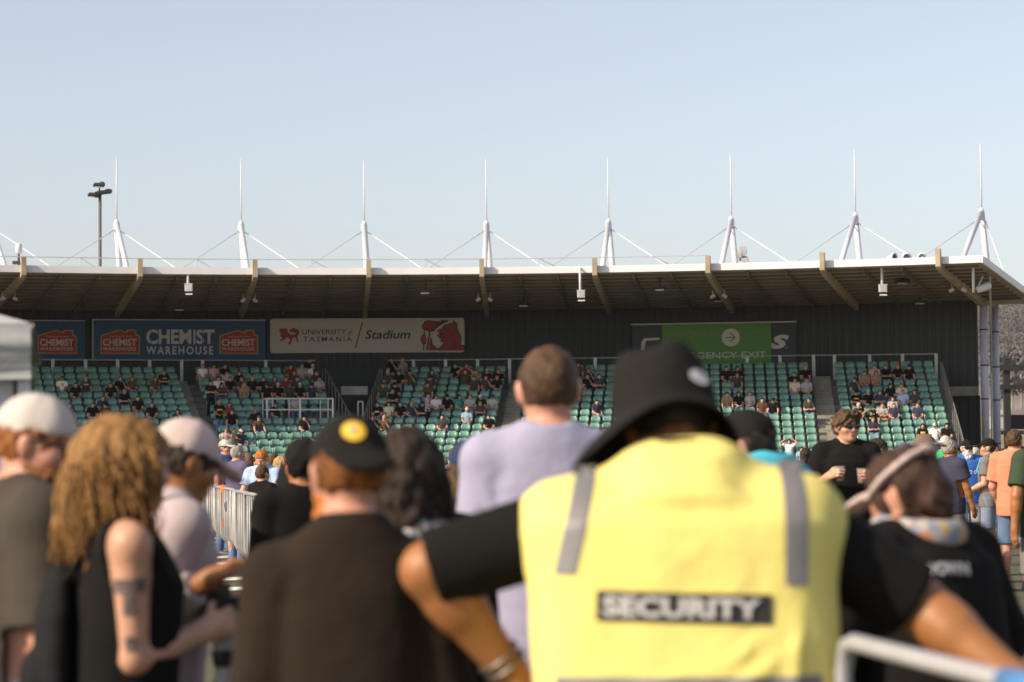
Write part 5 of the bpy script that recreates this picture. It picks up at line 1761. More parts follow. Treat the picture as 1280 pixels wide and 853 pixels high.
mid_person('man in a mauve cap walking behind the man in grey', 1246, 556, 47, 160, sk='pink', hair='short', haircol='brown', top=C_navy, bottom=C_denim, cap='cap', capcol=cloth('cap mauve', (.22, .17, .2)))
mid_person('man in a peach shirt and denim shorts seen from behind at right', 1268, 537, 26, -28, sk='pink', hair='short', haircol='brown', top=C_peach, bottom=cloth('light denim', (.10, .155, .25), .15), blen='short', sleeve=.8, bulk=1.08, h=.0105, armL=((-.2, .1, -.95), (.1, .5, -.8)), armR=((.2, .15, -.95), (-.1, .6, -.7)))
mid_person('grey haired man in dark green t-shirt at the right edge', 1303, 524, 19, 24, sk='tan', hair='short', haircol='grey', top=C_dgreen, bottom=C_grey, blen='short', bulk=1.1, h=.0105, sleeve=.75, armL=((-.28, -.1, -1), (-.05, .05, -1)), cap=None)
mid_person('fair haired person in the crowd between the blue and grey t-shirts', 1221, 560, 56, 170, sk='fair', hair='bob', haircol='blonde', top=C_white, bottom=C_denim, fem=True)

mid_person('man in white cap and blue shirt beyond the barriers at left', 281.5, 549, 38, -120, sk='pink', hair='short', haircol='brown', top=cloth('mid blue', (.07, .10, .30)), bottom=C_denim, cap='cap', capcol=M_capwhite)
mid_person('balding man in a plum t-shirt standing at the barriers', 297, 556, 33, -52, sk='pink', hair='crop', haircol='grey', beard='beard', top=C_purple, bottom=C_denim, bulk=1.15, belly=.02, armL=((-.2, .3, -.9), (.2, .8, -.35)), armR=((.15, .3, -.95), (0, .8, -.4)), h=.011)
mid_person('man in dark t-shirt behind the man in plum', 286, 562, 40, -100, sk='tan', hair='crop', haircol='dark', top=C_brownblack, bottom=C_denim)
mid_person('ginger haired youth in a pale blue shirt leaning on the barriers', 331, 560, 30, 168, sk='fair', hair='short', haircol='ginger', top=C_pale, bottom=C_denim, lean=10, hpitch=16, armL=((-.25, .4, -.9), (.1, .7, -.6)), armR=((.3, .4, -.9), (-.05, .7, -.6)), h=.011)
mid_person('dark haired boy in a black t-shirt and pale shorts at the barriers', 328, 581, 27.2, -40, sk='fair', hair='short', haircol='brown', top=C_black, bottom=C_lgrey, blen='short', armL=((-.2, .4, -.8), (.1, .8, -.1)), armR=((.2, .4, -.8), (-.1, .8, -.1)), h=.011)
mid_person('blonde woman in a pale top beside the ginger haired youth', 352, 570, 36, -110, sk='fair', hair='bob', haircol='blonde', top=C_pale, bottom=C_denim, fem=True)
mid_person('woman with tied sandy hair and bare shoulders near the barriers', 361, 565, 34, 20, sk='fair', hair='short', haircol='light', top=C_pink, bottom=C_denim, fem=True, sleeve=0)
mid_person('person in a black cap and black jacket beyond the man in the backwards cap', 366, 574, 12.5, -10, sk='pink', hair='short', haircol='black', top=C_black, bottom=C_black, cap='backcap', capcol=M_capblack, sleeve=1.9, h=.0115)
mid_person('person in a black beanie just left of the backwards cap', 378, 548, 11.5, 20, sk='tan', hair='short', haircol='black', top=C_black, bottom=C_black, cap='beanie', capcol=M_capblack, sleeve=1.9, h=.0115)
mid_person('person in black standing at the far end of the barriers', 247, 574, 46, -30, sk='tan', hair='short', haircol='black', top=C_black, bottom=C_black)
mid_person('person in a yellow and black checked top at the far end of the barriers', 239, 590, 44, 30, sk='fair', hair='short', haircol='dark', top=cloth('ochre check', (.30, .22, .05), .9), bottom=C_black)
m1 = mid_person('dark haired woman in sunglasses and black t-shirt with white chest logo', 545, 563, 29, 196, sk='fair', hair='bob', haircol='dark', top=C_black, bottom=C_denim, fem=True, glasses=True, face=True, h=.009, hyaw=-14)
for q in ([(-.004, -.03), (.004, -.03), (.012, .02), (0, .035), (-.012, .02)], [(-.012, -.03), (-.02, -.026), (-.042, .005), (-.034, .018), (-.02, .008)], [(.012, -.03), (.02, -.026), (.042, .005), (.034, .018), (.02, .008)]):
    e_ = MB(); e_.add([(x_, z_, 0) for x_, z_ in q], [tuple(range(5))]); on_surface(m1, 'shirt', e_.mesh('q'), (-.06, 0, 1.27), (1, 0, 0), (0, 0, 1), (0, -1, 0), .005, C_white, 'chest_logo')
mid_person('person in a grey-purple t-shirt with brown hair beside the navy cap', 571, 558, 30, -50, sk='fair', hair='short', haircol='brown', top=cloth('grey purple', (.16, .14, .19)), bottom=C_denim)

# more of the standing crowd, further back
CROWD = [(1172, 557, 50, -60, C_grey, 'short', 'brown', 'capped', M_capnavy, 'man in navy cap and grey t-shirt'), (1205, 561, 60, 180, C_white, 'short', 'dark', None, None, 'man in a white t-shirt facing us'), (1252, 560, 52, 20, C_dgreen, 'short', 'brown', None, None, 'man in a bottle green t-shirt'),
         (1262, 562, 58, 150, C_black, 'long', 'dark', None, None, 'woman in black with long dark hair'), (1228, 566, 62, 200, C_tan, 'short', 'light', 'capped', M_capwhite, 'man in tan shirt and white cap'), (1195, 565, 64, 170, C_red, 'short', 'dark', None, None, 'man in a dark red shirt'),
         (1143, 560, 40, 190, C_black, 'short', 'grey', None, None, 'grey haired man in a black shirt'), (1112, 563, 48, 175, C_navy, 'bob', 'blonde', None, None, 'blonde woman in a navy top'), (1276, 556, 44, -150, C_lgrey, 'short', 'brown', 'capped', M_capblack, 'man in black cap and light grey t-shirt'),
         (1242, 552, 38, -170, C_purple, 'short', 'black', None, None, 'black haired man in a plum t-shirt'), (1217, 557, 46, 30, C_stone, 'short', 'white', None, None, 'white haired man in a stone shirt'),
         (256, 566, 50, -170, C_navy, 'short', 'brown', 'capped', M_capnavy, 'man in navy cap and navy top'), (270, 568, 44, 160, C_grey, 'short', 'dark', None, None, 'dark haired man in a grey t-shirt'), (309, 566, 46, 40, C_black, 'bob', 'light', None, None, 'fair haired woman in black'),
         (318, 571, 52, -120, C_white, 'short', 'dark', None, None, 'dark haired man in a white t-shirt'), (343, 567, 44, -30, C_tan, 'long', 'brown', None, None, 'woman in tan with long brown hair'), (374, 566, 40, 180, C_blue, 'short', 'brown', None, None, 'man in a bright blue t-shirt'),
         (555, 572, 50, 160, C_dgreen, 'short', 'grey', None, None, 'grey haired man in dark green'), (1008, 560, 44, -40, C_black, 'long', 'dark', None, None, 'dark haired woman in black turned away'), (1086, 561, 52, 120, C_pale, 'short', 'light', None, None, 'fair haired man in a pale blue shirt')]
for px, ty, d, yw, cl, hr_, hc_, cp_, cm_, lb in CROWD:
    side_ = 'at the left barriers' if px < 400 else 'behind the man in lavender' if px < 700 else 'in the far crowd at right'
    mid_person(lb + ' ' + side_, px, ty, d, yw, sk=rng.choice(['fair', 'pink', 'tan']), hair=hr_, haircol=hc_, top=cl, bottom=rng.choice([C_denim, C_black, C_stone]), blen=rng.choice(['long', 'short']), fem=hr_ in ('long', 'bob'), cap='cap' if cp_ else None, capcol=cm_, h=.016)
# ------------------------------------------------------------------ barriers, tent
def barrier_mesh_parts(L=2.28, Hh=1.10):
    fr, bars, ft = MB(), MB(), MB()
    r = .021
    x0, x1 = -L / 2, L / 2
    kz, fy = .46, -.40
    fr.tube([(x0, fy, .06), (x0, -.03, kz - .06), (x0, 0, kz), (x0, 0, Hh - .06), (x0 + .05, 0, Hh), (x1 - .05, 0, Hh), (x1, 0, Hh - .06), (x1, 0, kz), (x1, -.03, kz - .06), (x1, fy, .06)], r, 8)
    for i in range(1, 6):
        x = x0 + L * i / 6
        bars.tube([(x, 0, Hh - .01), (x, 0, kz), (x, -.03, kz - .06), (x, fy + .04, .10)], .011, 6)
    ft.tube([(x0, fy, .08), (x1, fy, .08)], .018, 8)
    for x in (x0 + .12, x1 - .12): ft.tube([(x, fy - .25, .025), (x, fy, .05), (x, .25, .025)], .02, 8)
    return fr, bars, ft


M_barrier = mat('galvanised barrier tube', (.34, .33, .32), .5, .12, 6, metal=.25)
fr, ba, ft_ = barrier_mesh_parts()
P_a, P_b = at(246, 600, 48), at(337, 621, 22.7)
dirb = Vector((P_b.x - P_a.x, P_b.y - P_a.y, 0)); tot = dirb.length; dirb.normalize()
ang = math.atan2(dirb.y, dirb.x)
bar0 = None
nb_ = int(tot / 2.34) + 3
for i in range(nb_):
    p = Vector((P_a.x, P_a.y, 0)) + dirb * (2.34 * (i + .5)); p.z = gz(p.x, p.y)
    lab = ('steel crowd barrier nearest us in the line at left', 'steel crowd barrier at the far end of the line at left')
    if bar0 is None:
        bar0 = empty('crowd_barrier', p, ang + PI)
        tag(bar0, lab[1], 'barrier', 'crowd barriers in a line at left')
        kids = [fr.build('frame', M_barrier, bar0, True), ba.build('bar_infill', M_barrier, bar0, True), ft_.build('foot', M_barrier, bar0, True)]
    else:
        o = bar0.copy(); COL.objects.link(o); o.location = p; o.rotation_euler = (0, 0, ang + PI + rng.uniform(-.05, .05))
        o['label'] = lab[0] if i == nb_ - 1 else 'steel crowd barrier within the line at left'
        for kx in kids:
            c_ = kx.copy(); COL.objects.link(c_); c_.parent = o
# orange ties on the barrier line
p = Vector((P_a.x, P_a.y, 0)) + dirb * 14.2
r = empty('orange_tape', (p.x, p.y, gz(p.x, p.y)), ang); tag(r, 'orange tape wrapped round the top rail of the barriers', 'tape')
mb = MB()
for s_ in (-.55, -.1, .45): mb.box((s_, 0, 1.09), (.30, .065, .10)); 
for s_, z_ in ((-.5, .75), (.3, .62), (.42, .95), (-.3, .98)): mb.box((s_, 0, z_), (.05, .05, .11))
mb.build('tape', mat('orange tape', (.72, .19, .03), .6), r)
# barrier end close to the camera at lower right
nbx = empty('crowd_barrier', (.655, 4.85, gz(.7, 4.8)), rad(-82)); tag(nbx, 'steel barrier end in front of the security guard at lower right', 'barrier')
mb = MB(); mb.tube([(0.0, 0, .03), (0, 0, 1.13), (.03, 0, 1.185), (.08, 0, 1.195), (2.1, 0, 1.195), (2.15, 0, 1.15), (2.15, 0, .03)], .017, 14); mb.build('frame', mat('bluish galvanised tube', (.42, .42, .45), .4, .08, 8, metal=.2), nbx, True)
mb = MB(); mb.tube([(0, 0, .35), (2.15, 0, .35)], .016, 8); mb.build('lower_rail', M_barrier, nbx, True)
mb = MB(); mb.tube([(.96, 0, 1.195), (1.15, 0, 1.195)], .024, 12); mb.build('blue_sleeve', mat('blue tape', (.06, .20, .45), .5), nbx, True)

tx, ty_ = xat(38, 9.0), 9.0
tr_ = rad(15)
tent = empty('pop_up_tent', (tx - 1.5 * math.cos(tr_) - 1.5 * math.sin(tr_), ty_ + 1.5 * math.cos(tr_) - 1.5 * math.sin(tr_), gz(0, ty_)), tr_)
tag(tent, 'grey pop-up tent corner with pale side wall at the left edge', 'tent')
M_tent = mat('grey tent canvas', (.34, .35, .35), .85, .08, 3, .4, 6)
M_wallc = mat('pale tent wall', (.62, .60, .66), .85, .05, 3, .3, 5)
zb = at(38, 474, 9.0).z - tent.location.z; zt = at(38, 404, 9.0).z - tent.location.z
mb = MB()
A = [(-1.5, -1.5), (1.5, -1.5), (1.5, 1.5), (-1.5, 1.5)]
NS = 14
for e in range(4):
    (xa, ya_), (xb, yb) = A[e], A[(e + 1) % 4]
    col = []
    for i in range(NS + 1):
        t = i / NS
        x_, y_ = xa + (xb - xa) * t, ya_ + (yb - ya_) * t
        sag = .05 * math.sin(t * PI)
        nx_, ny_ = (yb - ya_) / 3, -(xb - xa) / 3
        row = []
        for j, (zz, off) in enumerate(((zt, 0), (zt - .05, .02), (zt - (zt - zb) * .35, .035), (zt - (zt - zb) * .45, .010), (zt - (zt - zb) * .7, .04), (zt - (zt - zb) * .8, .012), (zb, .025))):
            w_ = .012 * math.sin(9 * t + 2 * j + e)
            row.append((x_ + nx_ * (off + w_), y_ + ny_ * (off + w_), zz - sag * .5))
        col.append(row)
    n0 = len(mb.v); nr = len(col[0])
    mb.v += [p for row in col for p in row]
    for i in range(NS):
        for j in range(nr - 1):
            a = n0 + i * nr + j; mb.f.append((a, a + nr, a + nr + 1, a + 1))
    top_ = []
    n0 = len(mb.v)
    for i in range(NS + 1):
        t = i / NS; x_, y_ = xa + (xb - xa) * t, ya_ + (yb - ya_) * t
        for q in range(5):
            f_ = q / 4; mb.v.append((x_ * (1 - f_), y_ * (1 - f_), zt - .05 * math.sin(t * PI) * .5 * (1 - f_) + .75 * f_ - .08 * math.sin(f_ * PI)))
    for i in range(NS):
        for q in range(4):
            a = n0 + i * 5 + q; mb.f.append((a, a + 5, a + 6, a + 1))
mb.build('canopy', M_tent, tent, True)
for (x_, y_) in A:
    mb = MB(); mb.beam((x_ * .985, y_ * .985, 0), (x_ * .985, y_ * .985, zt), .045, .045, up=(0, 1, 0)); mb.build('tent_leg', M_white, tent)
mb = MB()
for i in range(20):
    t0_, t1_ = i / 20, (i + 1) / 20
    f_ = lambda t: (-1.44 + 2.88 * t, -1.46 + .03 * math.sin(26 * t))
    a, b = f_(t0_), f_(t1_)
    mb.add([(a[0], a[1], .05), (b[0], b[1], .05), (b[0], b[1], zb + .06), (a[0], a[1], zb + .06)], [(0, 1, 2, 3)])
mb.build('side_wall', M_wallc, tent, True)

# ------------------------------------------------------------------ spectators in the stand
def copy_kids(src, dst):
    for ch in src.children:
        c_ = ch.copy(); COL.objects.link(c_); c_.parent = dst
        yield c_


SHIRTS = {'white': C_white, 'black': C_black, 'navy': C_navy, 'grey': C_lgrey, 'tan': C_tan, 'pink': C_pink, 'dark red': C_red, 'olive': C_olive, 'brown': cloth('brown', (.09, .055, .035)), 'pale blue': C_pale, 'teal': cloth('sea green', (.03, .25, .20)), 'charcoal': cloth('charcoal', (.05, .05, .052)), 'cream': cloth('cream', (.55, .48, .38)), 'patterned grey': cloth('patterned grey', (.22, .20, .22), .8), 'lavender': C_lav, 'dark green': C_dgreen, 'light blue': cloth('light blue', (.25, .38, .46))}
PANTS = {'denim': C_denim, 'black': C_black, 'stone': C_stone, 'grey': C_grey, 'orange': C_orange}
CAPS = {'white cap': ('cap', M_capwhite), 'black cap': ('cap', M_capblack), 'grey cap': ('cap', C_lgrey), 'black hood': ('hood', C_black), 'white sun hat': ('beanie', M_capwhite), 'navy cap': ('cap', M_capnavy)}
AP = {'lap': (((-.15, .25, -.95), (.35, .85, -.25)), ((.15, .25, -.95), (-.35, .85, -.25))),
      'folded': (((-.2, .35, -.9), (.85, .45, .1)), ((.2, .35, -.9), (-.85, .45, .05))),
      'face': (((-.25, .45, -.85), (.45, .25, .85)), ((.15, .25, -.95), (-.35, .85, -.25))),
      'head': (((-.75, .35, .55), (.75, -.1, .55)), ((.75, .35, .55), (-.75, -.1, .55))),
      'knees': (((-.2, .55, -.8), (.0, .85, -.5)), ((.2, .55, -.8), (.0, .85, -.5)))}
PROTO = {}


def proto(pose, arms, fem, long_hair):
    key = (pose, arms, fem, long_hair)
    if key in PROTO: return PROTO[key]
    a = AP[arms]
    f_ = person('spectator', 0, -50 - len(PROTO), 0, H=1.72, z=0, sk='fair', hair='long' if long_hair else 'short', haircol='dark', top=C_black, bottom=C_denim, shoes=(.06, .06, .06), armL=a[0], armR=a[1], legs=pose, fem=fem, h=.020,
                lean={'sit': 4, 'stand': 0}[pose] + (10 if arms == 'knees' else 0), hyaw=0, fold=0, hr=1.3, hem=.84)
    PROTO[key] = f_
    return f_


USED = {}
FIRST = {}
ROWN = ['topmost', 'second', 'third', 'fourth', 'fifth', 'sixth', 'seventh', 'eighth', 'ninth', 'tenth', 'eleventh', 'twelfth', 'thirteenth', 'fourteenth', 'fifteenth', 'sixteenth', 'seventeenth']


def block_name(px):
    if px < 246: return 'under blue board'
    if px < 330: return 'right of left aisle'
    if px < 445: return 'above railed platform'
    if px < 535: return 'beside dark stair gap'
    if px < 645: return 'left of lavender man'
    if px < 800: return 'left of bucket hat'
    if px < 962: return 'under exit banner'
    if px < 1040: return 'left of right aisle'
    return 'nearest end columns'


def spectator(px, py, shirt, hair='short', hc='dark', cap=None, arms='lap', pose='sit', pants='denim', fem=None, sk='fair', yawoff=None, size=1.0, note=None, glasses=False, row=None, prt=None):
    fem = (hair in ('long', 'bob')) if fem is None else fem
    sd_ = -1 if px < 445 else 1
    hz = 1.27 * size if pose == 'sit' else 1.60 * size
    best = None
    for k in range(NROW):
        u = u_at(sd_, px, k, 0.0, hz)
        y_ = proj(spos(sd_, u, k, 0.0, hz))[1]
        if best is None or abs(y_ - py) < best[0]: best = (abs(y_ - py), k, u)
    k, u = best[1], best[2]
    if pose == 'sit':
        for (sg, ua, ub) in BLOCKS:
            if sg == sd_ and ua - .4 < u < ub + .4:
                nn = int((ub - ua) / PITCHS); off = ((ub - ua) - (nn - 1) * PITCHS) / 2
                j = max(0, min(nn - 1, round((u - ua - off) / PITCHS)))
                while (sg, round(ua, 1), k, j) in USED and j < nn - 1: j += 1
                USED[(sg, round(ua, 1), k, j)] = 1
                u = ua + off + j * PITCHS
                break
    p = spos(sd_, u, k, 0.02 if pose == 'sit' else -.12)
    base_yaw = (-A1 if sd_ == 1 else A2) + PI
    yo = rng.uniform(-.35, .35) if yawoff is None else rad(yawoff)
    pk = (pose, arms, fem, hair == 'long')
    f_ = proto(*pk)
    src = f_['root']
    if pk not in FIRST:
        root = src; FIRST[pk] = 1
        kids = {c_.name.split('.')[0]: c_ for c_ in root.children}
        shoes_ = []
    else:
        root = src.copy(); COL.objects.link(root)
        kids = {}
        for c_ in copy_kids(src, root): kids[c_.name.split('.')[0]] = c_
    root.location = p
    root.rotation_euler = (0, 0, base_yaw + yo * .6)
    root.scale = (size, size, size)
    def put(o_, m_):
        if o_.material_slots:
            o_.material_slots[0].link = 'OBJECT'; o_.material_slots[0].material = m_
    put(kids['body'], skin(sk)); put(kids['shirt'], SHIRTS[shirt]); put(kids['trousers'], PANTS[pants])
    hk = hairmat(hc, HAIR[hc])
    put(kids['hair'], hk)
    if cap:
        me = head_piece(CAPS[cap][0], .016)
        c_ = bpy.data.objects.new('hood' if 'hood' in cap else 'hat' if 'sun hat' in cap else 'cap', me); COL.objects.link(c_); c_.parent = root
        if not me.materials: me.materials.append(CAPS[cap][1])
        put(c_, CAPS[cap][1]); c_.matrix_local = Matrix.Scale(f_['SC'], 4) @ f_['Mh'] @ Matrix.Scale(1.06, 4)
    if glasses:
        me = head_piece('glasses', .004)
        c_ = bpy.data.objects.new('sunglasses', me); COL.objects.link(c_); c_.parent = root
        if not me.materials: me.materials.append(M_shade)
        c_.matrix_local = Matrix.Scale(f_['SC'], 4) @ f_['Mh']
    if prt:
        pm_, w_, h_, z_ = prt
        mp = patch(w_, h_, 4, 2)
        sh_ = kids['shirt']
        bv = BVHTree.FromPolygons([v.co for v in sh_.data.vertices], [tuple(q.vertices) for q in sh_.data.polygons])
        for v in mp.vertices:
            hit = bv.ray_cast(Vector((v.co.x, 1.0, z_ + v.co.y)), Vector((0, -1, 0)), 2)
            v.co = (hit[0] + Vector((0, .012, 0))) if hit[0] is not None else Vector((v.co.x, .2, z_ + v.co.y))
        link('print', mp, pm_, sh_)
    hat = cap if cap else {'long': 'long %s hair', 'short': 'short %s hair', 'bob': '%s hair'}[hair] % {'dark': 'dark', 'black': 'black', 'brown': 'brown', 'light': 'fair', 'blonde': 'blonde', 'ginger': 'ginger', 'grey': 'grey', 'white': 'white'}.get(hc, hc)
    act = {'lap': '', 'folded': ', arms folded', 'face': ', hand to face', 'head': ', hands on head', 'knees': ', leaning on knees'}[arms]
    root['label'] = '%s top, %s%s, %s row %s' % (shirt, hat, act, ROWN[k], block_name(px)) if not note else note
    lw = root['label'].split()
    root['category'] = 'person'
    root['group'] = 'spectators in the grandstand'
    return root


G_ = mat('yellow shirt print', (.60, .38, .04), .8)
SP = [
 (79, 473, 'white', 'short', 'black', None, 'lap', dict(sk='brown', note='man in white t-shirt with a yellow emblem in the shaded seats at far left', prt=(G_, .16, .13, .92))),
 (99, 478, 'black', 'short', 'black', None, 'lap', {}), (107, 475, 'charcoal', 'short', 'blonde', None, 'knees', dict(prt=(G_, .2, .06, .92))),
 (152, 473, 'black', 'short', 'dark', None, 'face', {}), (161, 468, 'brown', 'long', 'light', None, 'lap', {}), (210, 461, 'black', 'short', 'brown', None, 'folded', dict(prt=(G_, .2, .06, .92))),
 (235, 456, 'white', 'long', 'ginger', None, 'lap', dict(pants='stone')), (158, 490, 'black', 'short', 'grey', None, 'folded', dict(sk='pink')), (191, 505, 'black', 'short', 'dark', None, 'lap', {}), (219, 508, 'black', 'long', 'black', None, 'face', {}),
 (274, 456, 'pink', 'long', 'dark', None, 'lap', {}), (288, 453, 'black', 'short', 'dark', None, 'folded', {}), (272, 475, 'white', 'short', 'brown', None, 'face', {}), (286, 475, 'black', 'short', 'dark', None, 'lap', {}),
 (299, 474, 'charcoal', 'short', 'brown', None, 'face', {}), (308, 470, 'black', 'short', 'blonde', None, 'lap', {}), (312, 478, 'tan', 'long', 'blonde', None, 'lap', {}), (322, 472, 'black', 'short', 'dark', None, 'lap', {}), (335, 468, 'charcoal', 'long', 'light', None, 'lap', {}),
 (346, 470, 'dark red', 'short', 'dark', None, 'lap', {}), (354, 476, 'black', 'short', 'dark', 'white cap', 'lap', {}), (363, 466, 'olive', 'short', 'brown', None, 'face', {}), (366, 455, 'dark red', 'short', 'dark', None, 'lap', {}), (373, 456, 'grey', 'short', 'grey', None, 'lap', {}),
 (381, 455, 'black', 'short', 'dark', None, 'lap', {}), (391, 453, 'white', 'short', 'dark', 'white cap', 'folded', {}), (376, 468, 'navy', 'short', 'dark', None, 'lap', {}), (399, 462, 'black', 'long', 'brown', None, 'lap', {}), (409, 452, 'black', 'short', 'dark', None, 'folded', {}), (410, 462, 'charcoal', 'short', 'brown', None, 'knees', {}),
 (395, 475, 'grey', 'short', 'brown', None, 'folded', dict(sk='pink')), (357, 483, 'charcoal', 'short', 'light', None, 'knees', dict(sk='tan')), (372, 483, 'black', 'short', 'dark', 'white cap', 'lap', {}), (320, 514, 'black', 'short', 'grey', None, 'lap', dict(sk='tan')), (295, 512, 'black', 'short', 'brown', None, 'knees', {}), (287, 507, 'dark red', 'long', 'dark', None, 'lap', {}),
 (265, 539, 'pink', 'short', 'ginger', None, 'lap', dict(size=.78, note='ginger haired child in a pink top on the left aisle steps')), (306, 539, 'navy', 'short', 'dark', 'white cap', 'lap', dict(glasses=True)), (313, 549, 'white', 'short', 'brown', None, 'lap', dict(size=.6, note='small child in a white top beside the man in navy and white cap')),
 (482, 452, 'black', 'short', 'brown', None, 'face', {}), (495, 452, 'patterned grey', 'long', 'blonde', None, 'lap', {}), (474, 467, 'charcoal', 'short', 'dark', 'white cap', 'lap', {}), (491, 466, 'black', 'short', 'brown', None, 'lap', {}), (469, 483, 'dark green', 'short', 'brown', None, 'knees', {}), (485, 484, 'black', 'short', 'light', None, 'folded', {}),
 (460, 504, 'black', 'short', 'dark', None, 'lap', dict(prt=(C_white, .2, .05, .86))), (474, 506, 'cream', 'long', 'dark', None, 'lap', dict(pants='stone')), (488, 506, 'black', 'short', 'brown', None, 'lap', {}), (502, 504, 'navy', 'short', 'blonde', None, 'face', {}), (454, 524, 'black', 'short', 'brown', None, 'face', {}), (467, 524, 'brown', 'long', 'blonde', None, 'face', {}),
 (548, 491, 'white', 'short', 'dark', None, 'lap', {}), (546, 498, 'black', 'short', 'dark', 'black cap', 'lap', {}), (562, 492, 'teal', 'long', 'dark', None, 'lap', dict(yawoff=60)), (559, 498, 'grey', 'short', 'brown', None, 'folded', {}), (583, 510, 'light blue', 'short', 'brown', 'white cap', 'lap', dict(note='man in light blue t-shirt and white cap alone in the sunlit front seats')),
 (600, 497, 'black', 'short', 'dark', 'white cap', 'knees', {}), (615, 494, 'black', 'short', 'dark', None, 'lap', dict(prt=(cloth('print mix', (.4, .25, .3), .9), .2, .12, .90), glasses=True)), (546, 462, 'charcoal', 'long', 'brown', None, 'folded', {}), (574, 453, 'black', 'short', 'dark', None, 'lap', {}), (588, 452, 'dark red', 'short', 'dark', None, 'folded', {}), (584, 466, 'brown', 'short', 'brown', None, 'head', {}),
 (596, 466, 'tan', 'short', 'light', None, 'lap', {}), (594, 473, 'olive', 'short', 'brown', None, 'knees', {}), (615, 459, 'black', 'short', 'dark', 'white cap', 'lap', {}), (610, 467, 'charcoal', 'short', 'brown', None, 'face', {}), (620, 468, 'black', 'long', 'light', None, 'lap', {}), (628, 462, 'black', 'short', 'dark', None, 'lap', {}),
 (731, 472, 'black', 'short', 'dark', None, 'face', {}), (744, 471, 'charcoal', 'short', 'dark', None, 'folded', {}), (739, 499, 'navy', 'short', 'black', None, 'lap', dict(yawoff=50)), (720, 483, 'black', 'short', 'brown', None, 'lap', {}),
 (914, 455, 'black', 'short', 'dark', None, 'lap', {}), (928, 458, 'black', 'long', 'dark', None, 'lap', {}), (914, 487, 'tan', 'short', 'dark', None, 'knees', {}), (927, 487, 'black', 'long', 'black', None, 'lap', {}), (998, 462, 'black', 'short', 'black', None, 'lap', {}), (1011, 461, 'black', 'short', 'ginger', None, 'lap', {}),
 (998, 476, 'cream', 'short', 'brown', None, 'lap', {}), (1011, 476, 'grey', 'short', 'light', None, 'lap', dict(pants='black')), (991, 546, 'white', 'long', 'dark', None, 'head', dict(note='dark haired woman in white top with raised arms low in the sunlit seats')), (914, 562, 'white', 'long', 'blonde', None, 'lap', {}), (1003, 562, 'light blue', 'short', 'dark', None, 'knees', {}), (1018, 566, 'patterned grey', 'long', 'light', None, 'face', {}),
 (1082, 462, 'tan', 'short', 'dark', None, 'lap', {}), (1096, 455, 'pink', 'short', 'dark', None, 'lap', {}), (1104, 455, 'black', 'short', 'brown', None, 'folded', {}), (1097, 463, 'tan', 'long', 'light', None, 'lap', {}), (1124, 456, 'black', 'long', 'ginger', None, 'lap', {}), (1128, 476, 'cream', 'short', 'brown', None, 'folded', {}),
 (1073, 485, 'black', 'short', 'dark', 'black cap', 'folded', dict(prt=(G_, .22, .05, .92), glasses=True)), (1086, 485, 'black', 'short', 'dark', 'grey cap', 'lap', {}), (1116, 484, 'black', 'long', 'dark', None, 'lap', {}), (1144, 485, 'charcoal', 'long', 'dark', None, 'lap', {}), (1117, 494, 'grey', 'long', 'dark', None, 'lap', dict(pants='black')), (1131, 491, 'pale blue', 'short', 'light', None, 'lap', dict(pants='stone')),
 (1060, 510, 'olive', 'short', 'brown', None, 'lap', {}), (1075, 509, 'black', 'short', 'dark', 'white sun hat', 'lap', dict(prt=(G_, .22, .10, .92))), (1090, 510, 'black', 'short', 'dark', 'black cap', 'head', dict(prt=(G_, .22, .04, .95))), (1107, 509, 'grey', 'short', 'light', None, 'folded', dict(pants='orange')),
 (1156, 526, 'black', 'long', 'dark', None, 'lap', dict(prt=(G_, .2, .10, .90))), (1170, 526, 'white', 'short', 'brown', 'white cap', 'face', dict(glasses=True)), (1186, 527, 'black', 'short', 'dark', 'black hood', 'lap', {}),
]
XR = random.Random(21)
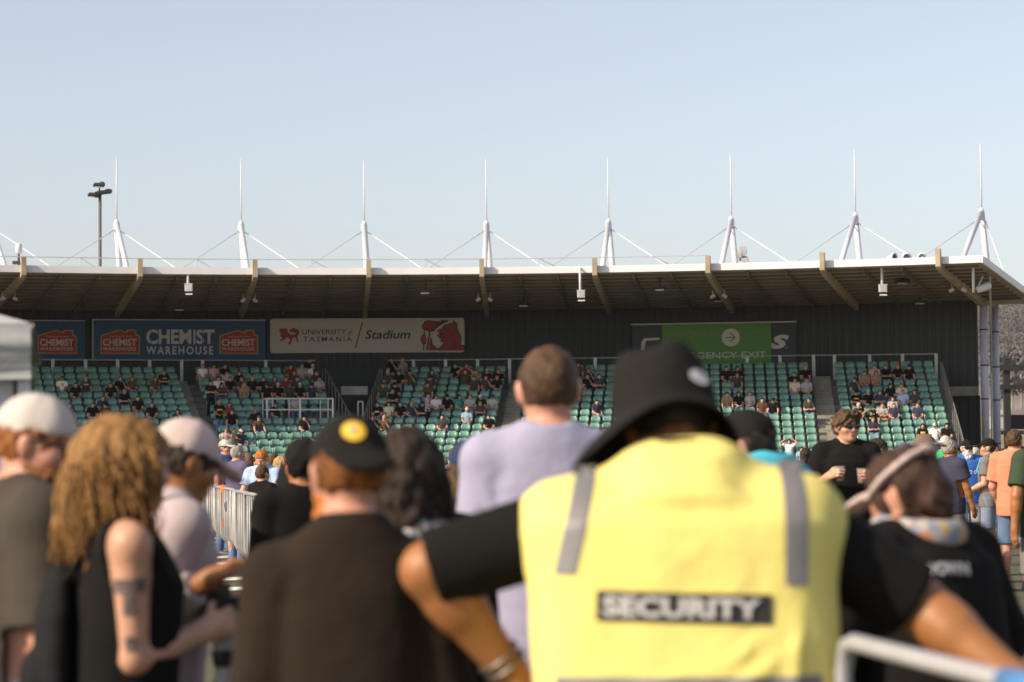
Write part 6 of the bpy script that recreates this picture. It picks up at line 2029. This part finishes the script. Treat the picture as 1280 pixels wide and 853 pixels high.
for bx in ((60, 225, 7), (262, 415, 9), (478, 618, 9), (715, 745, 2), (905, 1010, 5), (1062, 1165, 6)):
    for _ in range(bx[2]):
        SP.append((XR.uniform(bx[0], bx[1]), XR.choice([455, 463, 471, 479, 487, 495, 503, 519]), XR.choice(['black', 'black', 'charcoal', 'navy', 'brown', 'olive', 'grey']), XR.choice(['short', 'short', 'long']), XR.choice(['dark', 'brown', 'black', 'light']), XR.choice([None, None, 'black cap', 'navy cap']), XR.choice(['lap', 'folded', 'face', 'knees']), {}))
for e_ in SP:
    spectator(e_[0], e_[1], e_[2], e_[3], e_[4], e_[5], e_[6], **e_[7])
spectator(273.5, 503, 'black', 'short', 'grey', None, 'lap', pose='stand', sk='tan', yawoff=10, note='grey haired man standing on the left aisle in a black t-shirt with a yellow stripe', prt=(G_, .26, .06, 1.27))
spectator(263, 479, 'black', 'short', 'dark', None, 'folded', pose='stand', pants='black', note='dark figure standing on the left aisle above the grey haired man')
spectator(292, 535, 'olive', 'short', 'brown', None, 'lap', pose='stand', size=.82, yawoff=180, note='boy in olive t-shirt standing with his back to us on the left aisle')
spectator(535, 491, 'lavender', 'short', 'black', None, 'lap', pose='stand', pants='black', yawoff=150, note='man in pale lavender shirt and black trousers standing among the seats')

# labels that still read alike: tell them apart by who is further right
seen = {}
for o in list(S.objects):
    if o.get('group') == 'spectators in the grandstand': seen.setdefault(o['label'], []).append(o)
for lab, L in seen.items():
    if len(L) > 1:
        L.sort(key=lambda o: o.location.x)
        for i, o in enumerate(L): o['label'] = lab + (', left one' if i == 0 else ', right one' if i == len(L) - 1 else ', middle one')

# ------------------------------------------------------------------ autumn haze over the paddock and hills
hz = MB(); hz.box((0, 770, 66), (6800, 1900, 140))
M_haze = bpy.data.materials.new('haze'); M_haze.use_nodes = True
ht = M_haze.node_tree
for n_ in list(ht.nodes):
    if n_.type == 'BSDF_PRINCIPLED': ht.nodes.remove(n_)
pv = ht.nodes.new('ShaderNodeVolumePrincipled')
pv.inputs['Color'].default_value = (.86, .86, .93, 1)
pv.inputs['Density'].default_value = 0.00007
ht.links.new(pv.outputs[0], [n_ for n_ in ht.nodes if n_.type == 'OUTPUT_MATERIAL'][0].inputs['Volume'])
o = hz.build('haze', M_haze); tag(o, kind='stuff')
